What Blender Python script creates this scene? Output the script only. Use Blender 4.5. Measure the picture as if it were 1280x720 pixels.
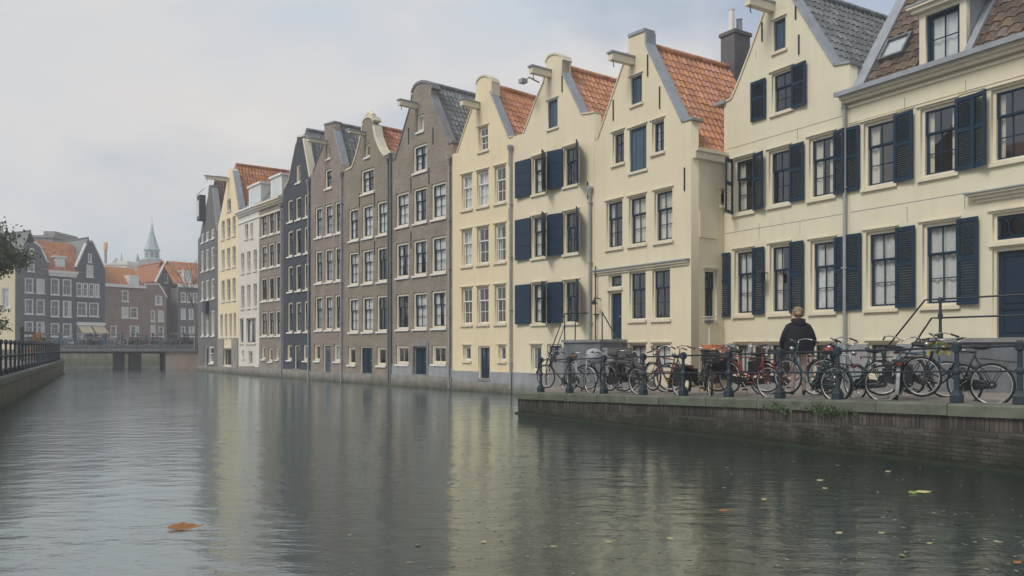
import bpy, bmesh, math, random
from mathutils import Vector, Matrix
R = math.radians
random.seed(7)
scene = bpy.context.scene
for o in list(bpy.data.objects): bpy.data.objects.remove(o)
COL = scene.collection

# ------------------------------------------------------------------ camera, sky, sun, exposure
F, HY, CZ = 995.56, 434.0, 1.85          # focal length and horizon in photo pixels, eye height over the water
cam = bpy.data.cameras.new('camera'); co = bpy.data.objects.new('camera', cam); COL.objects.link(co)
co.location = (0, 0, CZ); co.rotation_euler = (R(90), 0, 0)
cam.sensor_width = 36; cam.lens = F / 1280 * 36; cam.shift_y = (HY - 360) / 1280
cam.clip_start = .1; cam.clip_end = 5000
scene.camera = co
SUN_EL, SUN_AZ = 48, 232                  # degrees; azimuth measured clockwise from +Y
w = bpy.data.worlds.new('World'); scene.world = w; w.use_nodes = True
nt = w.node_tree; N = nt.nodes; LK = nt.links; N.clear()
def nn(t, **k):
    n = N.new(t)
    for a, b in k.items(): setattr(n, a, b)
    return n
out = nn('ShaderNodeOutputWorld')
sky = nn('ShaderNodeTexSky', sky_type='NISHITA', sun_disc=False, sun_elevation=R(SUN_EL), sun_rotation=R(SUN_AZ), altitude=0, air_density=1.2, dust_density=2.5, ozone_density=1.2)
bg1 = nn('ShaderNodeBackground'); bg1.inputs['Strength'].default_value = .098
LK.new(sky.outputs[0], bg1.inputs['Color'])
tc = nn('ShaderNodeTexCoord'); mp = nn('ShaderNodeMapping'); mp.inputs['Scale'].default_value = (1.1, 1.1, 2.3); mp.inputs['Location'].default_value = (.35, .2, .1)
LK.new(tc.outputs['Generated'], mp.inputs[0])
ns = nn('ShaderNodeTexNoise'); ns.inputs['Scale'].default_value = 1.9; ns.inputs['Detail'].default_value = 5; ns.inputs['Roughness'].default_value = .48
LK.new(mp.outputs[0], ns.inputs['Vector'])
cr = nn('ShaderNodeValToRGB'); cr.color_ramp.elements[0].position = .40; cr.color_ramp.elements[0].color = (.35, .35, .35, 1)
cr.color_ramp.elements[1].position = .54; cr.color_ramp.elements[1].color = (.97, .97, .97, 1)
LK.new(ns.outputs[0], cr.inputs[0])
ns2 = nn('ShaderNodeTexNoise'); ns2.inputs['Scale'].default_value = 2.6; ns2.inputs['Detail'].default_value = 4
LK.new(mp.outputs[0], ns2.inputs['Vector'])
cc = nn('ShaderNodeValToRGB'); cc.color_ramp.elements[0].position = .35; cc.color_ramp.elements[0].color = (.60, .66, .72, 1)
cc.color_ramp.elements[1].position = .65; cc.color_ramp.elements[1].color = (.80, .755, .715, 1)
LK.new(ns2.outputs[0], cc.inputs[0])
bg2 = nn('ShaderNodeBackground'); bg2.inputs['Strength'].default_value = .70
LK.new(cc.outputs[0], bg2.inputs['Color'])
mx = nn('ShaderNodeMixShader')
LK.new(cr.outputs[0], mx.inputs[0]); LK.new(bg1.outputs[0], mx.inputs[1]); LK.new(bg2.outputs[0], mx.inputs[2])
LK.new(mx.outputs[0], out.inputs['Surface'])
sl = bpy.data.lights.new('sun', 'SUN'); sl.energy = 1.5; sl.angle = R(20); sl.color = (1, .94, .86)
so = bpy.data.objects.new('sun', sl); COL.objects.link(so)
sd = Vector((math.sin(R(SUN_AZ)) * math.cos(R(SUN_EL)), math.cos(R(SUN_AZ)) * math.cos(R(SUN_EL)), math.sin(R(SUN_EL))))
so.rotation_euler = (-sd).to_track_quat('-Z', 'Y').to_euler(); so.location = (0, 0, 60)
vs = scene.view_settings; vs.view_transform = 'Standard'; vs.look = 'None'; vs.gamma = 1; vs.exposure = 0.52; vs.use_curve_mapping = False
scene.render.engine = 'CYCLES'
HAZE = .0016
scene.cycles.volume_bounces = 2
scene.cycles.max_bounces = 8; scene.cycles.transparent_max_bounces = 16

# ------------------------------------------------------------------ materials
MATS = {}
def newmat(name):
    m = bpy.data.materials.new(name); m.use_nodes = True
    n = m.node_tree.nodes; n.clear()
    return m, n, m.node_tree.links
def paint(name, col, rough=.6, var=.12, scale=2.5, bump=.15, bscale=40, streak=0.0, metal=0, isl=0, pos='Object', spec=.4, stain=None):
    """Procedural painted / stone / metal surface: colour with patchy wear, rain streaks and fine relief."""
    if name in MATS: return MATS[name]
    m, n, l = newmat(name)
    o = n.new('ShaderNodeOutputMaterial'); b = n.new('ShaderNodeBsdfPrincipled'); l.new(b.outputs[0], o.inputs[0])
    b.inputs['Roughness'].default_value = rough; b.inputs['Metallic'].default_value = metal; b.inputs['Specular IOR Level'].default_value = spec
    t = n.new('ShaderNodeTexCoord'); src = t.outputs['Object']
    if pos == 'World':
        g = n.new('ShaderNodeNewGeometry'); src = g.outputs['Position']
    a = n.new('ShaderNodeTexNoise'); a.inputs['Scale'].default_value = scale; a.inputs['Detail'].default_value = 6; a.inputs['Roughness'].default_value = .6
    l.new(src, a.inputs['Vector'])
    hsv = n.new('ShaderNodeHueSaturation'); hsv.inputs['Color'].default_value = (*col, 1)
    r = n.new('ShaderNodeMapRange'); r.inputs[1].default_value = .25; r.inputs[2].default_value = .75; r.inputs[3].default_value = 1 - var; r.inputs[4].default_value = 1 + var
    l.new(a.outputs[0], r.inputs[0]); val = r.outputs[0]
    if streak:
        mp = n.new('ShaderNodeMapping'); mp.inputs['Scale'].default_value = (2.6, 2.6, .3); l.new(src, mp.inputs[0])
        a2 = n.new('ShaderNodeTexNoise'); a2.inputs['Scale'].default_value = 1.3; a2.inputs['Detail'].default_value = 4; l.new(mp.outputs[0], a2.inputs['Vector'])
        r2 = n.new('ShaderNodeMapRange'); r2.inputs[1].default_value = .35; r2.inputs[2].default_value = .62; r2.inputs[3].default_value = 1 - streak; r2.inputs[4].default_value = 1
        l.new(a2.outputs[0], r2.inputs[0])
        mm = n.new('ShaderNodeMath'); mm.operation = 'MULTIPLY'; l.new(val, mm.inputs[0]); l.new(r2.outputs[0], mm.inputs[1]); val = mm.outputs[0]
    if isl:
        g2 = n.new('ShaderNodeNewGeometry'); oi = n.new('ShaderNodeObjectInfo')
        ad = n.new('ShaderNodeMath'); ad.operation = 'ADD'; l.new(g2.outputs['Random Per Island'], ad.inputs[0]); l.new(oi.outputs['Random'], ad.inputs[1])
        fr = n.new('ShaderNodeMath'); fr.operation = 'FRACT'; l.new(ad.outputs[0], fr.inputs[0])
        r3 = n.new('ShaderNodeMapRange'); r3.inputs[3].default_value = 1 - isl; r3.inputs[4].default_value = 1 + isl; l.new(fr.outputs[0], r3.inputs[0])
        mm = n.new('ShaderNodeMath'); mm.operation = 'MULTIPLY'; l.new(val, mm.inputs[0]); l.new(r3.outputs[0], mm.inputs[1]); val = mm.outputs[0]
        wn = n.new('ShaderNodeTexWhiteNoise'); wn.noise_dimensions = '1D'; l.new(fr.outputs[0], wn.inputs['W'])
        r4 = n.new('ShaderNodeMapRange'); r4.inputs[3].default_value = .5 - isl * .06; r4.inputs[4].default_value = .5 + isl * .06; l.new(wn.outputs[0], r4.inputs[0]); l.new(r4.outputs[0], hsv.inputs['Hue'])
        r5 = n.new('ShaderNodeMapRange'); r5.inputs[3].default_value = 1 - isl * .8; r5.inputs[4].default_value = 1 + isl * .5; l.new(wn.outputs[0], r5.inputs[0]); l.new(r5.outputs[0], hsv.inputs['Saturation'])
    l.new(val, hsv.inputs['Value']); colour = hsv.outputs[0]
    if stain:   # algae / damp mark that climbs from the waterline: (colour, z0, z1)
        sc, z0, z1, amt = stain
        g = n.new('ShaderNodeNewGeometry'); sx = n.new('ShaderNodeSeparateXYZ'); l.new(g.outputs['Position'], sx.inputs[0])
        a3 = n.new('ShaderNodeTexNoise'); a3.inputs['Scale'].default_value = 2.2; a3.inputs['Detail'].default_value = 5; l.new(g.outputs['Position'], a3.inputs['Vector'])
        s1 = n.new('ShaderNodeMath'); s1.operation = 'MULTIPLY_ADD'; s1.inputs[1].default_value = .9 * (z1 - z0); l.new(a3.outputs[0], s1.inputs[0]); l.new(sx.outputs[2], s1.inputs[2])
        s2 = n.new('ShaderNodeMapRange'); s2.inputs[1].default_value = z0 + .45 * (z1 - z0); s2.inputs[2].default_value = z1 + .45 * (z1 - z0); s2.inputs[3].default_value = amt; s2.inputs[4].default_value = 0
        l.new(s1.outputs[0], s2.inputs[0])
        mc = n.new('ShaderNodeMix'); mc.data_type = 'RGBA'; l.new(s2.outputs[0], mc.inputs[0]); l.new(colour, mc.inputs[6]); mc.inputs[7].default_value = (*sc, 1); colour = mc.outputs[2]
    l.new(colour, b.inputs['Base Color'])
    if bump:
        a4 = n.new('ShaderNodeTexNoise'); a4.inputs['Scale'].default_value = bscale; a4.inputs['Detail'].default_value = 3; l.new(src, a4.inputs['Vector'])
        bp = n.new('ShaderNodeBump'); bp.inputs['Strength'].default_value = bump; bp.inputs['Distance'].default_value = .01; l.new(a4.outputs[0], bp.inputs['Height']); l.new(bp.outputs[0], b.inputs['Normal'])
    MATS[name] = m
    return m
def brickmat(name, c1, c2, mortar, bw=.22, rh=.064, ms=.007, var=.2):
    if name in MATS: return MATS[name]
    m, n, l = newmat(name)
    o = n.new('ShaderNodeOutputMaterial'); b = n.new('ShaderNodeBsdfPrincipled'); l.new(b.outputs[0], o.inputs[0]); b.inputs['Roughness'].default_value = .85
    t = n.new('ShaderNodeTexCoord'); sx = n.new('ShaderNodeSeparateXYZ'); l.new(t.outputs['Object'], sx.inputs[0])
    ad = n.new('ShaderNodeMath'); l.new(sx.outputs[0], ad.inputs[0]); l.new(sx.outputs[1], ad.inputs[1])
    cx = n.new('ShaderNodeCombineXYZ'); l.new(ad.outputs[0], cx.inputs[0]); l.new(sx.outputs[2], cx.inputs[1])
    br = n.new('ShaderNodeTexBrick'); br.inputs['Scale'].default_value = 1; br.inputs['Brick Width'].default_value = bw; br.inputs['Row Height'].default_value = rh; br.inputs['Mortar Size'].default_value = ms
    br.inputs['Color1'].default_value = (*c1, 1); br.inputs['Color2'].default_value = (*c2, 1); br.inputs['Mortar'].default_value = (*mortar, 1); l.new(cx.outputs[0], br.inputs['Vector'])
    a = n.new('ShaderNodeTexNoise'); a.inputs['Scale'].default_value = .9; a.inputs['Detail'].default_value = 7; a.inputs['Roughness'].default_value = .65; l.new(t.outputs['Object'], a.inputs['Vector'])
    r = n.new('ShaderNodeMapRange'); r.inputs[1].default_value = .3; r.inputs[2].default_value = .7; r.inputs[3].default_value = 1 - var; r.inputs[4].default_value = 1 + var; l.new(a.outputs[0], r.inputs[0])
    h = n.new('ShaderNodeHueSaturation'); l.new(br.outputs[0], h.inputs['Color']); l.new(r.outputs[0], h.inputs['Value'])
    l.new(h.outputs[0], b.inputs['Base Color'])
    bp = n.new('ShaderNodeBump'); bp.inputs['Strength'].default_value = .5; bp.inputs['Distance'].default_value = .008; bp.invert = True; l.new(br.outputs['Fac'], bp.inputs['Height']); l.new(bp.outputs[0], b.inputs['Normal'])
    MATS[name] = m
    return m
def glassmat():
    m, n, l = newmat('window_glass')
    o = n.new('ShaderNodeOutputMaterial'); mix = n.new('ShaderNodeMixShader'); l.new(mix.outputs[0], o.inputs[0])
    lw = n.new('ShaderNodeLayerWeight'); lw.inputs[0].default_value = .5; fr = n.new('ShaderNodeMath'); fr.operation = 'POWER'; fr.inputs[1].default_value = 4.0; l.new(lw.outputs['Facing'], fr.inputs[0])
    t = n.new('ShaderNodeTexCoord'); a = n.new('ShaderNodeTexNoise'); a.inputs['Scale'].default_value = 2.2; a.inputs['Detail'].default_value = 1; l.new(t.outputs['Object'], a.inputs['Vector'])
    bp = n.new('ShaderNodeBump'); bp.inputs['Strength'].default_value = .12; bp.inputs['Distance'].default_value = .05; l.new(a.outputs[0], bp.inputs['Height'])
    tr = n.new('ShaderNodeBsdfTransparent'); tr.inputs[0].default_value = (.95, .97, .97, 1)
    gl = n.new('ShaderNodeBsdfGlossy'); gl.inputs['Roughness'].default_value = .03; gl.inputs[0].default_value = (.95, .97, 1, 1); l.new(bp.outputs[0], gl.inputs['Normal'])
    ml = n.new('ShaderNodeMath'); ml.operation = 'MULTIPLY_ADD'; ml.inputs[1].default_value = .9; ml.inputs[2].default_value = .11; ml.use_clamp = True; l.new(fr.outputs[0], ml.inputs[0])
    l.new(ml.outputs[0], mix.inputs[0]); l.new(tr.outputs[0], mix.inputs[1]); l.new(gl.outputs[0], mix.inputs[2])
    return m
def watermat():
    m, n, l = newmat('canal_water')
    o = n.new('ShaderNodeOutputMaterial'); b = n.new('ShaderNodeBsdfDiffuse'); b.inputs[0].default_value = (.008, .017, .013, 1)
    gl = n.new('ShaderNodeBsdfGlossy'); gl.inputs['Roughness'].default_value = .14; gl.inputs[0].default_value = (.90, .975, .985, 1)
    mx_ = n.new('ShaderNodeMixShader'); l.new(b.outputs[0], mx_.inputs[1]); l.new(gl.outputs[0], mx_.inputs[2]); l.new(mx_.outputs[0], o.inputs[0])
    lw = n.new('ShaderNodeLayerWeight'); lw.inputs[0].default_value = .5; pw = n.new('ShaderNodeMath'); pw.operation = 'POWER'; pw.inputs[1].default_value = 2.3; l.new(lw.outputs['Facing'], pw.inputs[0])
    fa = n.new('ShaderNodeMath'); fa.operation = 'MULTIPLY_ADD'; fa.inputs[1].default_value = .92; fa.inputs[2].default_value = .03; l.new(pw.outputs[0], fa.inputs[0]); l.new(fa.outputs[0], mx_.inputs[0])
    g = n.new('ShaderNodeNewGeometry')
    def noise(sx, sy, sc, det, rot=-.5):
        mp = n.new('ShaderNodeMapping'); mp.inputs['Scale'].default_value = (sx, sy, 1); mp.inputs['Rotation'].default_value = (0, 0, rot); l.new(g.outputs['Position'], mp.inputs[0])
        a = n.new('ShaderNodeTexNoise'); a.inputs['Scale'].default_value = sc; a.inputs['Detail'].default_value = det; a.inputs['Roughness'].default_value = .55; l.new(mp.outputs[0], a.inputs['Vector']); return a
    a = noise(.8, 1.5, 2.4, 4, .15); c = noise(1, 1.3, .5, 2, .3); e = noise(1, 1, .16, 2, 0)
    ms = n.new('ShaderNodeMapRange'); ms.inputs[1].default_value = .35; ms.inputs[2].default_value = .65; ms.inputs[3].default_value = .35; ms.inputs[4].default_value = 1; l.new(e.outputs[0], ms.inputs[0])
    bp = n.new('ShaderNodeBump'); bp.inputs['Distance'].default_value = .026; l.new(a.outputs[0], bp.inputs['Height']); l.new(ms.outputs[0], bp.inputs['Strength'])
    b2 = n.new('ShaderNodeBump'); b2.inputs['Distance'].default_value = .035; b2.inputs['Strength'].default_value = .6; l.new(c.outputs[0], b2.inputs['Height']); l.new(bp.outputs[0], b2.inputs['Normal'])
    l.new(b2.outputs[0], gl.inputs['Normal']); l.new(b2.outputs[0], lw.inputs['Normal'])
    return m

PL_A = paint('plaster_cream', (.71, .64, .47), .85, .05, .8, .25, 30, streak=.045)
PL_B = paint('plaster_pale_cream', (.69, .645, .49), .85, .05, .8, .25, 30, streak=.045)
PL_C = paint('plaster_yellow', (.74, .64, .43), .85, .05, .8, .25, 30, streak=.045)
PL_W = paint('plaster_white', (.66, .64, .58), .85, .06, .8, .25, 30, streak=.12)
CREAM = paint('trim_cream', (.70, .64, .50), .55, .05, 4, .08, streak=.08)
WHITE = paint('trim_white', (.74, .73, .69), .5, .05, 4, .08, streak=.08)
BLUE = paint('paint_blue', (.008, .032, .062), .5, .18, 3, .1, streak=.1, spec=.25)
BLUE2 = paint('paint_blue_faded', (.055, .10, .145), .55, .18, 3, .1, streak=.2)
BLUED = paint('paint_navy', (.012, .028, .052), .38, .15, 3, .1)
LEAD = paint('lead_grey', (.30, .335, .37), .55, .15, 3, .15, streak=.15)
LEADD = paint('lead_dark', (.17, .18, .19), .6, .2, 3, .2, streak=.2)
PIPE = paint('downpipe_zinc', (.33, .36, .37), .5, .15, 4, .1, streak=.2)
PLINTH = paint('plinth_grey', (.30, .31, .33), .85, .12, 2, .3, streak=.15, stain=((.06, .075, .04), .0, .5, .8))
STONEB = paint('base_render', (.27, .255, .23), .9, .3, 1.6, .5, 12, streak=.2, stain=((.03, .04, .018), -.05, .42, .95))
STONE = paint('stone_grey', (.24, .245, .25), .85, .2, 2.5, .35, 25, streak=.2)
IRON = paint('iron_blue_black', (.016, .026, .036), .42, .2, 6, .15)
IRONP = paint('iron_post', (.022, .038, .05), .5, .25, 8, .3)
BR_A = brickmat('brick_brown', (.20, .165, .13), (.27, .225, .18), (.29, .27, .24))
BR_B = brickmat('brick_umber', (.19, .16, .12), (.26, .215, .165), (.28, .26, .22))
BR_C = brickmat('brick_taupe', (.21, .165, .14), (.26, .21, .18), (.28, .25, .22))
BR_D = brickmat('brick_slate', (.032, .042, .058), (.045, .056, .075), (.06, .07, .085))
BR_E = brickmat('brick_grey', (.095, .095, .10), (.13, .125, .13), (.17, .17, .17))
BR_F = brickmat('brick_blue_grey', (.06, .07, .092), (.08, .09, .112), (.12, .13, .14))
BR_G = brickmat('brick_red_brown', (.20, .135, .11), (.25, .175, .14), (.26, .23, .2))
T_OR = paint('tile_orange', (.50, .24, .135), .8, .2, 5, .2, isl=.22)
T_OR2 = paint('tile_orange_red', (.42, .165, .082), .8, .2, 5, .2, isl=.3)
T_GR = paint('tile_grey', (.16, .175, .18), .5, .25, 4, .2, isl=.3)
T_BR = paint('tile_brown', (.12, .085, .062), .75, .35, 7, .3, isl=.5)
T_PU = paint('tile_plum', (.16, .10, .085), .75, .25, 5, .2, isl=.3)
CURT = paint('curtain_lace', (.62, .63, .62), .9, .12, 14, .3)
CURT2 = paint('curtain_linen', (.60, .56, .46), .9, .1, 9, .3)
GLASS = glassmat()
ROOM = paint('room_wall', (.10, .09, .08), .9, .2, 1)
WATER = watermat()
PAVE = paint('pavement_brick', (.23, .205, .18), .9, .25, 5, .5, 14)
COPE = paint('cap_stone', (.115, .127, .098), .9, .4, 3.5, .5, 20, pos='World', isl=.12, stain=((.05, .075, .03), .1, .9, .6))
QBRICK = paint('quay_brick', (.098, .082, .07), .9, .45, 2.2, .5, 30, pos='World', isl=.32, streak=.4, stain=((.013, .02, .01), .02, .62, .95))
QMORT = paint('quay_mortar', (.075, .07, .06), .95, .3, 5, .5, 25, pos='World', stain=((.016, .024, .013), .02, .45, .95))
ALGAE = paint('algae_footing', (.018, .026, .012), .7, .4, 4, .5, 18, pos='World')
CONC = paint('quay_concrete', (.165, .155, .115), .9, .25, 1.2, .4, 14, streak=.45, pos='World', stain=((.05, .07, .025), .0, .75, .75))

# ------------------------------------------------------------------ mesh helpers
class MB:
    def __init__(s): s.v = []; s.f = []
    def quad(s, a, b, c, d): i = len(s.v); s.v += [tuple(a), tuple(b), tuple(c), tuple(d)]; s.f.append((i, i + 1, i + 2, i + 3)); return s
    def poly(s, pts): i = len(s.v); s.v += [tuple(p) for p in pts]; s.f.append(tuple(range(i, i + len(pts)))); return s
    def box(s, x0, x1, y0, y1, z0, z1, M=None):
        i = len(s.v)
        p = [(x, y, z) for z in (z0, z1) for y in (y0, y1) for x in (x0, x1)]
        if M: p = [tuple(M @ Vector(q)) for q in p]
        s.v += p
        s.f += [(i, i + 2, i + 3, i + 1), (i + 4, i + 5, i + 7, i + 6), (i, i + 1, i + 5, i + 4), (i + 2, i + 6, i + 7, i + 3), (i, i + 4, i + 6, i + 2), (i + 1, i + 3, i + 7, i + 5)]
        return s
    def tube(s, pts, r, n=8, caps=True, closed=False):
        pts = [Vector(p) for p in pts]; m = len(pts); rs = r if isinstance(r, (list, tuple)) else [r] * m
        base = len(s.v); prev = None
        for k, p in enumerate(pts):
            if closed: t = pts[(k + 1) % m] - pts[k - 1]
            else: t = pts[min(k + 1, m - 1)] - pts[max(k - 1, 0)]
            t = t.normalized() if t.length > 1e-9 else Vector((0, 0, 1))
            if prev is None:
                u = t.cross(Vector((0, 0, 1)))
                if u.length < .05: u = t.cross(Vector((1, 0, 0)))
            else: u = prev - t * prev.dot(t)
            u.normalize(); prev = u; q = t.cross(u)
            for j in range(n):
                a = 2 * math.pi * j / n; s.v.append(tuple(p + (u * math.cos(a) + q * math.sin(a)) * rs[k]))
        for k in range(m if closed else m - 1):
            for j in range(n):
                a = base + k * n + j; b2 = base + k * n + (j + 1) % n; c = base + ((k + 1) % m) * n + (j + 1) % n; d = base + ((k + 1) % m) * n + j
                s.f.append((a, b2, c, d))
        if caps and not closed:
            s.f.append(tuple(base + j for j in reversed(range(n)))); s.f.append(tuple(base + (m - 1) * n + j for j in range(n)))
        return s
    def lathe(s, prof, c=(0, 0, 0), n=10, sq=False):
        base = len(s.v)
        for r, z in prof:
            for j in range(n):
                a = 2 * math.pi * (j + (.5 if sq else 0)) / n; k = 1.18 if sq else 1
                s.v.append((c[0] + r * k * math.cos(a), c[1] + r * k * math.sin(a), c[2] + z))
        for k in range(len(prof) - 1):
            for j in range(n): s.f.append((base + k * n + j, base + k * n + (j + 1) % n, base + (k + 1) * n + (j + 1) % n, base + (k + 1) * n + j))
        s.f.append(tuple(base + j for j in reversed(range(n)))); s.f.append(tuple(base + (len(prof) - 1) * n + j for j in range(n)))
        return s
    def mesh(s, name, mat=None, smooth=False):
        me = bpy.data.meshes.new(name); me.from_pydata(s.v, [], s.f); me.update()
        if mat: me.materials.append(mat)
        if smooth: me.polygons.foreach_set('use_smooth', [True] * len(me.polygons))
        return me
    def build(s, name, mat, parent=None, smooth=False):
        return link(name, s.mesh(name, mat, smooth), parent)
def link(name, me, parent=None):
    o = bpy.data.objects.new(name, me); COL.objects.link(o)
    if parent: o.parent = parent
    return o
def empty(name, loc=(0, 0, 0), rz=0):
    o = bpy.data.objects.new(name, None); COL.objects.link(o); o.location = loc; o.rotation_euler = (0, 0, rz); o.empty_display_size = .3
    return o
def tag(o, label=None, cat=None, group=None, kind=None):
    if label: o['label'] = label
    if cat: o['category'] = cat
    if group: o['group'] = group
    if kind: o['kind'] = kind
    return o
def plate(outline, holes, y0, y1, name, mat, parent):
    """A wall with real openings: outline and holes are (u, z) polygons, the wall runs from depth y0 to y1."""
    cu = bpy.data.curves.new('tmp', 'CURVE'); cu.dimensions = '2D'; cu.fill_mode = 'BOTH'; cu.extrude = (y1 - y0) / 2
    for poly in [outline] + holes:
        sp = cu.splines.new('POLY'); sp.points.add(len(poly) - 1); sp.use_cyclic_u = True
        for p, (u, z) in zip(sp.points, poly): p.co = (u, z, 0, 1)
    to = bpy.data.objects.new('tmp', cu); COL.objects.link(to)
    dg = bpy.context.evaluated_depsgraph_get(); dg.update()
    me = bpy.data.meshes.new_from_object(to.evaluated_get(dg)); me.name = name
    bpy.data.objects.remove(to); bpy.data.curves.remove(cu)
    for v in me.vertices: v.co = (v.co.x, v.co.z + (y0 + y1) / 2, v.co.y)
    me.flip_normals(); me.materials.clear(); me.materials.append(mat)
    return link(name, me, parent)
def AT(x, d, z=0): return Vector(((x - 640) / F * d, d, z))

# ------------------------------------------------------------------ pantile roofs
def tile_shape(w, l, amp=.03):
    """One S-shaped pantile: w wide, l long, 14 + 7 vertices."""
    n = 6; vs = []
    for b, lift in ((0, .035), (l, 0)):
        for i in range(n + 1):
            t = i / n; h = amp * math.sin(2 * math.pi * t + .6) + lift
            vs.append((t * w * 1.06, b - (.02 * math.cos(2 * math.pi * t) if b == 0 else 0), h))
    for i in range(n + 1): vs.append((vs[i][0], vs[i][1] + .004, vs[i][2] - .03))
    fs = [(i, i + 1, n + 2 + i, n + 1 + i) for i in range(n)] + [(2 * n + 2 + i, 2 * n + 3 + i, i + 1, i) for i in range(n)]
    return vs, fs
def in_frame(p):
    if p.y < 1: return False
    x = 640 + F * p.x / p.y; y = HY - F * (p.z - CZ) / p.y
    return -30 < x < 1310 and -25 < y < 740
def tiles(parent, mat, O, E, S, Le, Ls, tw=.22, tl=.30, single=0, skip=None, flip=False):
    """Cover a roof plane (origin O, along the eave E, up the slope S) with pantiles."""
    Nn = E.cross(S).normalized()
    if Nn.z < 0: Nn = -Nn
    vs, fs = tile_shape(tw, tl * 1.2)
    spots = []
    for r in range(int(Ls / tl)):
        for c in range(int(Le / tw)):
            if skip and skip((c + .5) * tw, (r + .5) * tl): continue
            spots.append((c * tw, r * tl))
    singles = set()
    M = parent.matrix_basis if parent.parent is None else parent.parent.matrix_basis @ parent.matrix_basis
    if single:
        cand = []
        for i, (a, b) in enumerate(spots):
            p = M @ (O + E * a + S * b)
            if in_frame(p): cand.append((p.length, i))
        cand.sort(); singles = {i for _, i in cand[:single]}
    rot = Matrix((E, S, Nn)).transposed()
    sm = None
    V = []; Fc = []
    for i, (a, b) in enumerate(spots):
        j = (random.uniform(-.006, .006), random.uniform(-.012, .012), random.uniform(-.004, .006))
        if i in singles:
            if sm is None:
                sm = bpy.data.meshes.new('tile'); sm.from_pydata([tuple(rot @ Vector(q)) for q in vs], [], fs); sm.materials.append(mat); sm.update()
            o = link('tile', sm, parent); o.location = O + E * (a + j[0]) + S * (b + j[1]) + Nn * (.0 + j[2])
        else:
            base = len(V); o0 = O + E * (a + j[0]) + S * (b + j[1]) + Nn * j[2]
            V += [tuple(o0 + rot @ Vector(q)) for q in vs]; Fc += [tuple(base + k for k in f) for f in fs]
    if V:
        me = bpy.data.meshes.new('roof_tiles'); me.from_pydata(V, [], Fc); me.materials.append(mat); me.update()
        o = link('roof_tiles', me, parent); tag(o, kind='stuff')

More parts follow.
